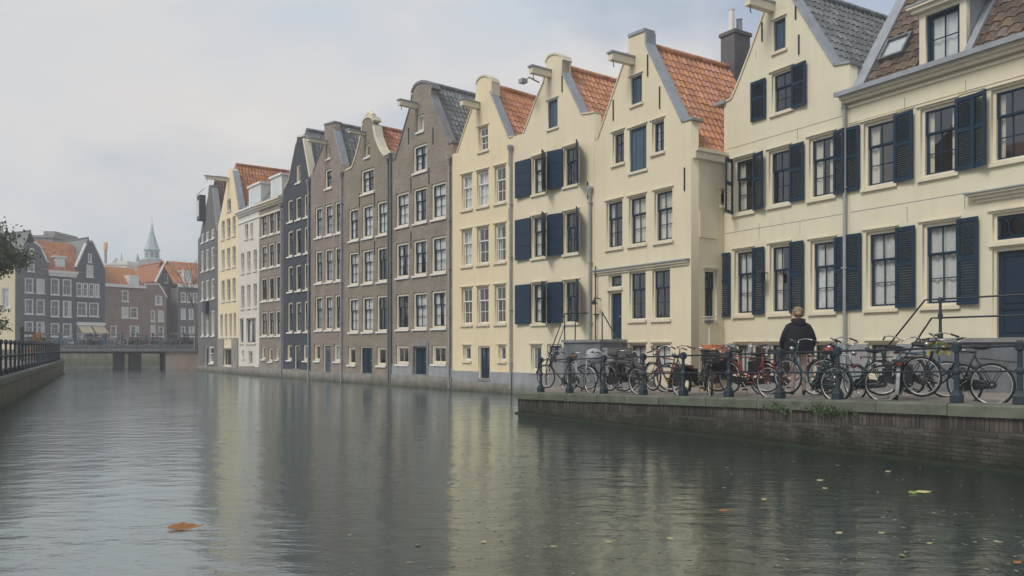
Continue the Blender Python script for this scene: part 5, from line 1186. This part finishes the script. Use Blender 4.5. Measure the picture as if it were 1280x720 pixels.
bike(1192, .62, 3, 'black roadster bicycle with yellow flower garland parked beside the stone doorstep', BLK, 'opa', 5, True, ('flowers',))
bike(1170, 1.3, -14, 'second black bicycle behind the flower-garlanded one, curved handlebars raised', BLK, 'oma', 7, False, ())
bike(1122, 1.15, -62, 'grey bicycle parked end-on with swept chrome handlebars and teal panniers', SLV, 'oma', 6, True, ('bags',))
bike(1142, 1.9, 28, 'blue-grey bicycle half hidden behind the one parked end-on', BLU3, 'opa', 5, False, ())
bike(1064, .75, 6, 'dark teal bicycle with red tail reflector and pale front rim', TEAL, 'oma', 6, True, ())
bike(1046, 1.6, -20, 'silver bicycle with tall handlebars beside the cream wall', SLV, 'opa', 5, False, ())
bike(1012, .62, -4, 'silver-rimmed bicycle with red saddle cover in front of the woman', TEAL, 'oma', 6, True, ('red_bag',))
bike(988, 2.0, 14, 'red bicycle beside the woman in the hooded jacket', RED, 'oma', 4, False, ('bags',))
bike(936, .75, -6, 'bright red step-through bicycle with wide handlebars', RED, 'oma', 6, False, ('bags',))
bike(925, 1.7, 22, 'dark red bicycle behind the bright red step-through', RED, 'opa', 5, True, ())
bike(884, .9, -42, 'black bicycle carrying a black front crate near the orange crate', BLK, 'oma', 6, False, ('crate_f',))
bike(866, 1.5, 30, 'olive bicycle squeezed beside the one with the black front crate', GRN, 'oma', 5, True, ('bags',))
bike(832, .75, -10, 'red-framed bicycle with dark panniers by the pale cream corner', RED, 'opa', 5, True, ('bags',))
bike(806, 1.5, 35, 'black bicycle with bulky panniers between two railing posts', BLK, 'oma', 6, False, ('bags',))
bike(779, .7, -4, 'black bicycle with plain rack below the blue front door', BLK, 'opa', 5, False, ())
bike(757, 1.5, 38, 'dark bicycle with grey rain cover over its basket', BLK, 'oma', 6, True, ('cover',))
bike(726, .8, -14, 'silver bicycle with pinkish tyres near the end of the railing', SLV, 'oma', 5, False, (), saddlem=SADB)
bike(700, 1.4, 12, 'small dark bicycle last in the row by the basement door', BLK, 'opa', 6, True, ())

# orange crate on a wooden box, white dish on a pole
p = QP(rail_s(893, 2.6), 2.6); cb = empty('wooden_box', p); cb.rotation_euler = (0, 0, .6); WOOD = paint('plywood', (.46, .30, .15), .8, .15, 3, .2, streak=.1); tag(cb, 'tall plywood box standing against the railing side of the cream corner', 'box')
MB().box(-.22, .22, -.2, .2, 0, .03).box(-.22, .22, -.2, -.18, .031, .86).box(-.22, .22, .18, .2, .031, .86).box(-.22, -.2, -.179, .179, .031, .86).box(.2, .22, -.179, .179, .031, .86).build('panel', WOOD, cb); MB().box(-.23, .23, -.21, .21, .861, .90).build('lid', WOOD, cb)
ocr = MB(); ocr = crate(.4, .5, .27); oc = ocr.build('plastic_crate', ORNG); oc.location = p + Vector((0, 0, .901)); oc.rotation_euler = (0, 0, .5); tag(oc, 'bright orange plastic crate on top of the plywood box', 'crate')
p = QP(rail_s(886.5, 2.4), 2.4); pl = empty('pole_lamp', p); tag(pl, 'slim white pole with a small round dish beside the orange crate', 'pole')
MB().tube([(0, 0, 0), (0, 0, 1.68)], .016, 8).build('pole', WHITE, pl); MB().lathe([(.03, 1.66), (.12, 1.7), (.135, 1.76), (.12, 1.765)], n=14).build('dish', CHR, pl); MB().lathe([(.2, 1.84), (.2, 1.855)], n=14).build('top_plate', WHITE, pl); MB().tube([(0, 0, 1.76), (0, 0, 1.845)], .012, 6).build('stem', WHITE, pl)

# ------------------------------------------------------------------ the woman in the dark hooded jacket (seen from behind)
SKIN = paint('skin', (.55, .33, .23), .55, .06, 8, .05); JACK = paint('jacket_navy', (.006, .008, .014), .8, .25, 5, .5, 18); TROU = paint('trousers_blush', (.45, .31, .28), .85, .1, 6, .3); HAIR = paint('hair_blond', (.24, .17, .10), .6, .35, 22, .6, 30); BOOT = paint('boots', (.02, .02, .02), .6)
def skin_obj(name, verts, edges, radii, mats, parent, matfn=None, sub=2):
    me = bpy.data.meshes.new(name); me.from_pydata(verts, edges, []); o = link(name, me, parent)
    md = o.modifiers.new('Skin', 'SKIN'); md.use_smooth_shade = True; md.branch_smoothing = .6
    sv = me.skin_vertices[0].data
    for v, r in zip(sv, radii): v.radius = r if isinstance(r, tuple) else (r, r); v.use_root = False
    sv[0].use_root = True
    s2 = o.modifiers.new('Sub', 'SUBSURF'); s2.levels = s2.render_levels = sub
    dg = bpy.context.evaluated_depsgraph_get(); dg.update(); nm = bpy.data.meshes.new_from_object(o.evaluated_get(dg)); nm.name = name
    o.modifiers.clear(); o.data = nm; nm.materials.clear()
    for m in mats: nm.materials.append(m)
    nm.polygons.foreach_set('use_smooth', [True] * len(nm.polygons))
    if matfn:
        for pl_ in nm.polygons: pl_.material_index = matfn(pl_.center)
    return o
wp = AT(998, 15.9); wz = ground_at(wp)
wo = empty('person', (wp.x, wp.y, wz), R(-12)); tag(wo, 'person seen from behind in dark hooded jacket, blond hair tied up, pushing at a bicycle', 'person')
# local frame: +y faces away from the camera
V = [(0, 0, .92), (0, .0, 1.08), (0, .0, 1.26), (0, .02, 1.42), (0, .04, 1.52), (0, .06, 1.60), (0, .08, 1.69)]
Rr = [(.15, .12), (.13, .10), (.15, .11), (.12, .09), (.05, .05), (.075, .085), (.06, .075)]
Ed = [(0, 1), (1, 2), (2, 3), (3, 4), (4, 5), (5, 6)]
for s in (-1, 1):
    i = len(V); V += [(s * .09, 0, .84), (s * .10, .02 * s, .48), (s * .10, -.02 * s - .02, .09), (s * .11, .11 - .02 * s, .045)]; Rr += [(.085, .09), (.055, .06), (.038, .04), (.032, .028)]; Ed += [(0, i), (i, i + 1), (i + 1, i + 2), (i + 2, i + 3)]
    i = len(V); el = (s * .29, .04, 1.14); wr_ = (s * .26, .24 if s < 0 else .16, .98); V += [(s * .17, .02, 1.42), el, wr_]; Rr += [.055, .042, .028]; Ed += [(3, i), (i, i + 1), (i + 1, i + 2)]
    pa = (wr_[0], wr_[1] + .07, wr_[2] - .03); V.append(pa); Rr.append((.032, .02)); j = len(V) - 1; Ed.append((i + 2, j))
    for f in range(4):
        b0 = (pa[0] + (f - 1.5) * .02, pa[1] + .04, pa[2] - .01); l_ = (.035, .042, .038, .03)[f]; V += [b0, (b0[0], b0[1] + l_, b0[2] - .012), (b0[0], b0[1] + l_ + .012, b0[2] - .04)]; Rr += [.010, .009, .008]; k = len(V) - 3; Ed += [(j, k), (k, k + 1), (k + 1, k + 2)]
    V += [(pa[0] - s * .035, pa[1] - .02, pa[2] - .01), (pa[0] - s * .05, pa[1] + .02, pa[2] - .03)]; Rr += [.011, .009]; k = len(V) - 2; Ed += [(j, k), (k, k + 1)]
skin_obj('body', V, Ed, Rr, [SKIN, TROU, BOOT], wo, lambda c: (2 if c.z < .14 else 1) if (c.z < 1.02 and abs(c.x) < .2) else 0)
hd = MB()
n, mr = 14, 10
for i in range(mr + 1):
    t = math.pi * i / mr
    for j in range(n):
        a = 2 * math.pi * j / n; z = math.cos(t); r0 = math.sin(t); x = .078 * r0 * math.cos(a); y = .098 * r0 * math.sin(a); 
        if z < 0: x *= 1 + .25 * z; y *= 1 + .12 * z
        if y > .06 and -.25 < z < .12 and abs(x) < .022: y += .022
        hd.v.append((x, y + .075, z * .118 + 1.655))
for i in range(mr):
    for j in range(n): hd.f.append((i * n + j, (i + 1) * n + j, (i + 1) * n + (j + 1) % n, i * n + (j + 1) % n))
ho = hd.build('head', SKIN, wo, True)
for s in (-1, 1):
    MB().lathe([(.005, 0), (.028, .01), (.03, .03), (.02, .055), (.005, .06)], (s * .08, .07, 1.625), 8).build('ear', SKIN, ho, True); MB().lathe([(.002, -.008), (.011, 0), (.002, .008)], (s * .032, .168, 1.665), 8).build('eye', WHITE, ho, True)
MB().box(-.025, .025, .158, .168, 1.598, 1.606).build('mouth', RED, ho)
hr = MB(); rnd = random.Random(2)
def blob(m, c, rx, ry, rz, n=14, k=9, amp=.1):
    b0 = len(m.v)
    for i in range(k + 1):
        t = math.pi * i / k
        for j in range(n):
            a = 2 * math.pi * j / n; f = 1 + rnd.uniform(-amp, amp); m.v.append((c[0] + rx * f * math.sin(t) * math.cos(a), c[1] + ry * f * math.sin(t) * math.sin(a), c[2] + rz * f * math.cos(t)))
    for i in range(k):
        for j in range(n): m.f.append((b0 + i * n + j, b0 + (i + 1) * n + j, b0 + (i + 1) * n + (j + 1) % n, b0 + i * n + (j + 1) % n))
blob(hr, (0, .055, 1.685), .112, .112, .11, 18, 11, .16); 
hro = hr.build('hair', HAIR, wo, True); bn = MB(); blob(bn, (.0, -.06, 1.655), .05, .045, .045, 12, 8, .1); bn.build('hair_bun', paint('hair_ginger', (.34, .20, .11), .6, .3, 22, .5, 30), hro, True)
# jacket: boxy torso with raglan sleeves and a hood lying on the back
jk = MB(); prof = [(.0, .86, .285, .19), (.0, .93, .29, .20), (0, 1.08, .27, .195), (.0, 1.22, .255, .18), (.0, 1.34, .22, .16), (.01, 1.43, .175, .14), (.02, 1.50, .12, .11), (.035, 1.545, .085, .085)]
n = 20
for y0, z, rx, ry in prof:
    for j in range(n):
        a = 2 * math.pi * j / n; f = 1 + .03 * math.sin(3 * a + z * 14) + .02 * math.sin(7 * a - z * 25); jk.v.append((rx * f * math.copysign(abs(math.cos(a)) ** .85, math.cos(a)), y0 + ry * f * math.sin(a), z + .012 * math.sin(5 * a)))
for i in range(len(prof) - 1):
    for j in range(n): jk.f.append((i * n + j, i * n + (j + 1) % n, (i + 1) * n + (j + 1) % n, (i + 1) * n + j))
jo = jk.build('jacket', JACK, wo, True)
for s in (-1, 1):
    wr_y = .24 if s < 0 else .16
    MB().tube([(s * .10, .02, 1.43), (s * .165, .02, 1.39), (s * .225, .02, 1.27), (s * .275, .035, 1.14), (s * .28, .12, 1.06), (s * .26, wr_y - .03, .985)], [.07, .085, .085, .078, .07, .055], 12).build('sleeve', JACK, jo, True)
hdm = MB(); blob(hdm, (0, -.075, 1.47), .135, .085, .10, 14, 9, .05); hdm.build('hood', JACK, jo, True)
MB().tube([(math.cos(a) * .115, .03 + math.sin(a) * .105, 1.53 + .02 * math.sin(a)) for a in [2 * math.pi * k / 16 for k in range(16)]], .03, 8, closed=True).build('collar', JACK, jo, True)

# ------------------------------------------------------------------ bikes, people-height clutter and planter on the bridge and left quay
def far_bike_mesh(mat, nm):
    m = MB()
    for xx in (0, WB):
        t = ring(WR - .018, .024, 18, 4); b0 = len(m.v); m.v += [(v[0] + xx - .55, v[1], v[2] + WR) for v in t.v]; m.f += [tuple(b0 + k for k in f) for f in t.f]
    for fn in (fr_oma, fork, bars, rack, saddle, chaincase):
        t = fn(); b0 = len(m.v); m.v += [(v[0] - .55, v[1], v[2]) for v in t.v]; m.f += [tuple(b0 + k for k in f) for f in t.f]
    return m.mesh('bicycle', mat)
FB = [far_bike_mesh(m_, 'b') for m_ in (BLK, RED, SLV, TEAL, BLU3)]; rnd = random.Random(11); FBN = ('black', 'red', 'silver', 'dark teal', 'blue')
for k in range(26):
    i = rnd.choice((0, 0, 0, 1, 2, 3, 3, 4)); o = link('bicycle', FB[i], None); o.location = (bx0 + 2.6 + k * .44, by0 + rnd.uniform(.65, 1.5), BZ); o.rotation_euler = (R(5), 0, rnd.uniform(-.5, .5) + (math.pi if rnd.random() < .5 else 0)); o.scale = (1, 1, 1)
    tag(o, '%s bicycle leaning on the far bridge railing' % FBN[i], 'bicycle', 'bicycles leaning on the far bridge railing')
for k in range(5):
    i = (0, 3, 1, 0, 2)[k]; o = link('bicycle', FB[i], None); o.location = lq.matrix_basis @ Vector((LL - 1.5 - k * 2.3, .75, LZ)); o.rotation_euler = (R(5), 0, lq.matrix_basis.to_euler().z + rnd.uniform(-.2, .2))
    tag(o, '%s bicycle behind the dark railing of the mossy quay' % FBN[i], 'bicycle', 'bicycles behind the mossy quay railing')
# orange planter with shrub, green post box, on the left quay
def leafmesh(pts, size, mat, name, parent, rnd, kind='stuff'):
    v = []; f = []
    for p in pts:
        a = Vector((rnd.gauss(0, 1), rnd.gauss(0, 1), rnd.gauss(0, .7))).normalized(); b = a.orthogonal().normalized(); b.rotate(Matrix.Rotation(rnd.uniform(0, 6.28), 3, a)); c = a.cross(b); s = size * rnd.uniform(.6, 1.3); i = len(v)
        v += [tuple(p - b * s), tuple(p + c * s * .5 + a * s * .1), tuple(p + b * s), tuple(p - c * s * .5 + a * s * .1)]; f.append((i, i + 1, i + 2, i + 3))
    me = bpy.data.meshes.new(name); me.from_pydata([tuple(x) for x in v], [], f); me.materials.append(mat); o = link(name, me, parent)
    if kind: tag(o, kind=kind)
    return o
rnd = random.Random(4)
pp = AT(46, 54); pz = empty('planter', (pp.x, pp.y, LZ)); tag(pz, 'orange planter with a green shrub behind the mossy quay railing', 'planter'); ORP = paint('planter_orange', (.32, .11, .055), .7, .15)
MB().lathe([(.3, 0), (.42, .6), (.45, .95), (.4, .95)], n=12).lathe([(.03, 0), (.03, 1.2)], n=6).build('pot', ORP, pz); leafmesh([Vector((rnd.gauss(0, .3), rnd.gauss(0, .3), 1.15 + abs(rnd.gauss(0, .28)))) for _ in range(240)], .08, LEAFG, 'foliage', pz, rnd)
MB().box(-.28, .28, -.06, .06, 1.0, 1.9).build('trellis_panel', ORP, pz)
pp = AT(27, 52); pz = empty('meter_post', (pp.x, pp.y, LZ)); tag(pz, 'dark green service post on the mossy quay beside the planter', 'post'); GP = paint('post_green', (.02, .05, .035), .5)
MB().lathe([(.16, 0), (.14, .1), (.13, 2.0), (.17, 2.05), (.16, 2.2), (.05, 2.3)], n=10).build('shaft', GP, pz); MB().box(-.1, .8, -.06, .06, 1.75, 1.9).build('arm', GP, pz)
# tree on the left quay and bare sapling by the bridge end
BARK = paint('bark', (.075, .06, .048), .95, .3, 4, .6, 20, streak=.3); FOL = paint('foliage', (.085, .125, .05), .75, .35, 1.2, 0, isl=.5)
def limbs(base, dirv, ln, r, depth, rnd, m, tips, spread=.75):
    n = 4; pts = [base]; d = Vector(dirv).normalized(); p = Vector(base)
    for k in range(n):
        d = (d + Vector((rnd.gauss(0, .12), rnd.gauss(0, .12), .06))).normalized(); p = p + d * ln / n; pts.append(p.copy())
    m.tube(pts, [r * (1 - .45 * k / n) for k in range(n + 1)], 7 if r > .04 else 5)
    if depth == 0: tips.append((pts[-1], d)); tips.append((pts[2], d)); return
    for k in range(3 if depth > 1 else 3):
        v = Vector((rnd.gauss(0, 1), rnd.gauss(0, 1), rnd.gauss(.25, .5))).normalized(); limbs(pts[-1 - (k % 2)], d + v * spread, ln * rnd.uniform(.62, .8), r * .55, depth - 1, rnd, m, tips, spread)
rnd = random.Random(21); tp = AT(-36, 44); tr = empty('quay_tree', (tp.x, tp.y, LZ)); tag(tr, 'leafy green tree with dark trunk on the mossy quay opposite the houses', 'tree')
tm = MB(); tips = []; tm.tube([(0, 0, 0), (.03, .02, .8), (0, .05, 1.7), (.05, 0, 2.4)], [.24, .17, .15, .14], 10)
for a in (0, 1.3, 2.5, 3.7, 5.0): limbs((.05, 0, 2.3), (math.cos(a) * .55, math.sin(a) * .55, 1), 2.0, .09, 3, rnd, tm, tips)
limbs((.05, 0, 2.3), (0.05, 0, 1), 2.3, .11, 3, rnd, tm, tips)
tm.build('trunk', BARK, tr, True)
tips += [(Vector((math.cos(a) * r_, math.sin(a) * r_, z_)), None) for a, r_, z_ in [(rnd.uniform(0, 6.28), rnd.uniform(.6, 1.7), rnd.uniform(1.7, 3.4)) for _ in range(70)]]
pts = []
for t, d in tips:
    if rnd.random() < .1: continue
    for k in range(34): pts.append(t + Vector((rnd.gauss(0, .27), rnd.gauss(0, .27), rnd.gauss(-.05, .22))))
leafmesh(pts, .11, FOL, 'crown', tr, rnd)
rnd = random.Random(8); tp = AT(243.5, 64.8); tr = empty('bare_tree', (tp.x, tp.y, 1.7)); tag(tr, 'bare pale-branched young tree at the house end of the bridge', 'tree'); tm = MB(); tips = []
PALEB = paint('bark_pale', (.22, .20, .18), .9, .2); tm.tube([(0, 0, 0), (.05, 0, 1.8), (-.1, 0, 3.4)], [.1, .08, .06], 7)
for a in (.4, 2.2, 3.6, 4.6): limbs((-.1, 0, 3.3), (math.cos(a) * .3 - .1, math.sin(a) * .3, 1), 2.0, .05, 2, rnd, tm, tips, .5)
tm.build('trunk', PALEB, tr)
# ferns growing out of the quay wall
rnd = random.Random(6)
for x, dz_, n_, lb in ((1030, -.16, 150, 'green fern tuft growing from the quay wall under the cap stones'), (1055, -.2, 60, 'smaller green weed tuft on the quay wall beside the fern'), (975, -.15, 70, 'dull green moss tuft below the quay cap near the red bicycle')):
    s_ = rail_s(x); p = QP(s_, -.06); t = empty('wall_weed', (p.x, p.y, p.z + dz_)); tag(t, lb, 'weed')
    leafmesh([Vector((q.x * a - mI.x * b, q.y * a - mI.y * b, c)) for a, b, c in [(rnd.gauss(0, .16), abs(rnd.gauss(0, .03)), rnd.gauss(-.02, .05)) for _ in range(n_)]], .032, LEAFG, 'leaves', t, rnd); MB().tube([(0, 0, -.05), (0, 0, .05)], .01, 5).build('stem', LEAFG, t)

# ------------------------------------------------------------------ floating leaves
LB = paint('leaf_brown', (.30, .13, .035), .6, .35, 9, .3); LY = paint('leaf_pale', (.42, .38, .20), .6, .25, 9, .2, isl=.3); LG = paint('leaf_lime', (.20, .30, .07), .6, .25, 9, .2)
def leaf(p, ln, rz, mat, label, group=None, curl=.25, name='floating_leaf'):
    m = MB(); n = 12
    for k in range(n + 1):
        t = k / n; wv = ln * .26 * math.sin(math.pi * t ** .8) * (1 + .18 * math.sin(t * 19)); z = .006 + curl * ln * (abs(t - .45) ** 1.7) * .6
        m.v += [(ln * (t - .5), -wv, z * .6 - abs(wv) * .02), (ln * (t - .5), 0, z), (ln * (t - .5), wv, z + abs(wv) * curl * 1.6)]
    for k in range(n):
        for j in range(2): a = 3 * k + j; m.f.append((a, a + 1, a + 4, a + 3))
    o = m.mesh(name, mat, True); o = link(name, o); o.location = (p.x, p.y, .003); o.rotation_euler = (0, 0, rz); tag(o, label, 'leaf', group)
    st = MB().tube([(ln * .48, 0, .01 + curl * ln * .2), (ln * .62, .02 * ln, .02 + curl * ln * .25)], ln * .012, 5).build('stem', mat, o)
    return o
def wpt(x, y): d = CZ * F / (y - HY); return AT(x, d)
leaf(wpt(230, 661), .32, .15, LB, 'large curled brown leaf floating alone on the bright water', curl=.28)
leaf(wpt(1141, 617), .13, .3, LG, 'lime green leaf floating on dark water below the quay wall', curl=.4)
leaf(wpt(1154, 615.5), .2, .05, LY, 'long straw-coloured leaf floating next to the lime green leaf', curl=.1)
leaf(wpt(904, 639), .12, .2, LB, 'small orange-brown leaf floating in the cream reflection', curl=.2)
leaf(wpt(1272, 704), .1, .4, LB, 'small orange leaf floating near the dark corner of the canal', curl=.2)
rnd = random.Random(9)
for x, y in ((1063, 602), (1025, 601), (1049, 667), (1102, 667), (1111, 638), (1231, 675), (1247, 678), (1196, 655), (1160, 642), (1021, 590), (1097, 616), (1128, 695), (761, 678), (692, 684), (955, 625), (1215, 602), (1162, 680), (1031, 611), (838, 674), (522, 682), (605, 678), (1110, 590)):
    leaf(wpt(x, y), rnd.uniform(.05, .1), rnd.uniform(0, 6), LY if rnd.random() < .75 else LG, 'small pale fallen leaf floating on the canal', 'small pale leaves floating on the canal', .15)
v = []; f = []
for k in range(760):
    if rnd.random() < .82: x, y = rnd.uniform(560, 1290), rnd.uniform(500, 718)
    else: x, y = rnd.uniform(250, 700), rnd.uniform(540, 718)
    if y < 517 + (x - 647) * .1185 + 4 and x > 640: continue
    p = wpt(x, y); s = rnd.uniform(.006, .02) if rnd.random() < .85 else rnd.uniform(.02, .032); a0 = rnd.uniform(0, 6); i = len(v); e = rnd.uniform(.4, 1)
    for j in range(6): a = 2 * math.pi * j / 6; cx, cy = s * 1.3 * math.cos(a), s * e * math.sin(a); v.append((p.x + cx * math.cos(a0) - cy * math.sin(a0), p.y + cx * math.sin(a0) + cy * math.cos(a0), .002))
    f.append(tuple(range(i, i + 6)))
me = bpy.data.meshes.new('floating_debris'); me.from_pydata(v, [], f); me.materials.append(paint('debris_pale', (.22, .22, .17), .7, .3, 5, 0, isl=.5)); o = link('floating_debris', me); tag(o, 'tiny pale leaf fragments scattered over the dark canal water', 'leaf litter', kind='stuff')

# ------------------------------------------------------------------ houses on the near bank opposite the row (they stand in the window panes as reflections)
rnd = random.Random(31); along = -12.0; NB = []
for k, (W_, H_, wm, lb) in enumerate(((7.5, 12.5, BR_A, 'broad brown brick house on the mossy quay with two white dormers'), (5.6, 14.2, BR_E, 'grey brick gabled house on the mossy quay beside the broad brown one'), (6.2, 11.8, BR_G, 'red-brown brick house on the mossy quay with low gable'), (5.2, 13.6, BR_F, 'blue-grey narrow house on the mossy quay with steep gable'), (7.0, 12.2, BR_C, 'taupe brick house on the mossy quay with wide flat gable'), (5.5, 14.5, BR_B, 'umber brick house on the mossy quay, tallest of its row'), (6.4, 12.0, BR_D, 'slate-painted house on the mossy quay behind the leafy tree'))):
    r = empty('brick_house', lq.matrix_basis @ Vector((along, 9.5, LZ)), lq.matrix_basis.to_euler().z); tag(r, lb, 'house'); hs = []; ro = []
    nc = 3; cw = W_ / nc
    for fl_ in range(4):
        for c_i in range(nc):
            u0 = c_i * cw + cw * .25; z0 = .9 + fl_ * 2.9
            if z0 + 1.9 < H_ - 2.2: hs.append([(u0, z0), (u0 + cw * .5, z0), (u0 + cw * .5, z0 + 1.8), (u0, z0 + 1.8)])
    plate([(W_, -.1), (W_, H_ - 2.5), (W_ * .58, H_), (W_ * .42, H_), (0, H_ - 2.5), (0, -.1)], hs, 0, .3, 'wall', wm, r)
    for h_ in hs:
        wn_ = MB().box(h_[0][0], h_[1][0], .06, .14, h_[0][1], h_[0][1] + .1).box(h_[0][0], h_[1][0], .06, .14, h_[2][1] - .1, h_[2][1]).box(h_[0][0], h_[0][0] + .1, .06, .14, h_[0][1] + .1, h_[2][1] - .1).box(h_[1][0] - .1, h_[1][0], .06, .14, h_[0][1] + .1, h_[2][1] - .1).build('window', WHITE, r)
        MB().box(h_[0][0] + .1, h_[1][0] - .1, .1, .11, h_[0][1] + .1, h_[2][1] - .1).build('pane', BLUED, wn_)
    MB().poly([(0, .3, H_ - 2.6), (W_ / 2, .3, H_ - .1), (W_ / 2, 8, H_ - .1), (0, 8, H_ - 2.6)]).poly([(W_, .3, H_ - 2.6), (W_, 8, H_ - 2.6), (W_ / 2, 8, H_ - .1), (W_ / 2, .3, H_ - .1)]).build('roof', T_OR if k % 2 else T_GR, r)
    MB().box(.02, .2, .31, 8, -.1, H_ - 2.6).box(W_ - .2, W_ - .02, .31, 8, -.1, H_ - 2.6).build('side_wall', wm, r)
    along += W_ + .05

# ------------------------------------------------------------------ haze
hm = bpy.data.materials.new('haze'); hm.use_nodes = True; n = hm.node_tree.nodes; n.clear(); ho_ = n.new('ShaderNodeOutputMaterial'); pv = n.new('ShaderNodeVolumePrincipled')
pv.inputs['Color'].default_value = (.93, .95, 1, 1); pv.inputs['Density'].default_value = HAZE; pv.inputs['Anisotropy'].default_value = .0
hm.node_tree.links.new(pv.outputs[0], ho_.inputs['Volume'])
hz = MB().box(-150, 90, -35, 330, -2.6, 46).build('haze', hm); tag(hz, 'thin pale autumn haze filling the air over the canal', 'haze', kind='stuff')
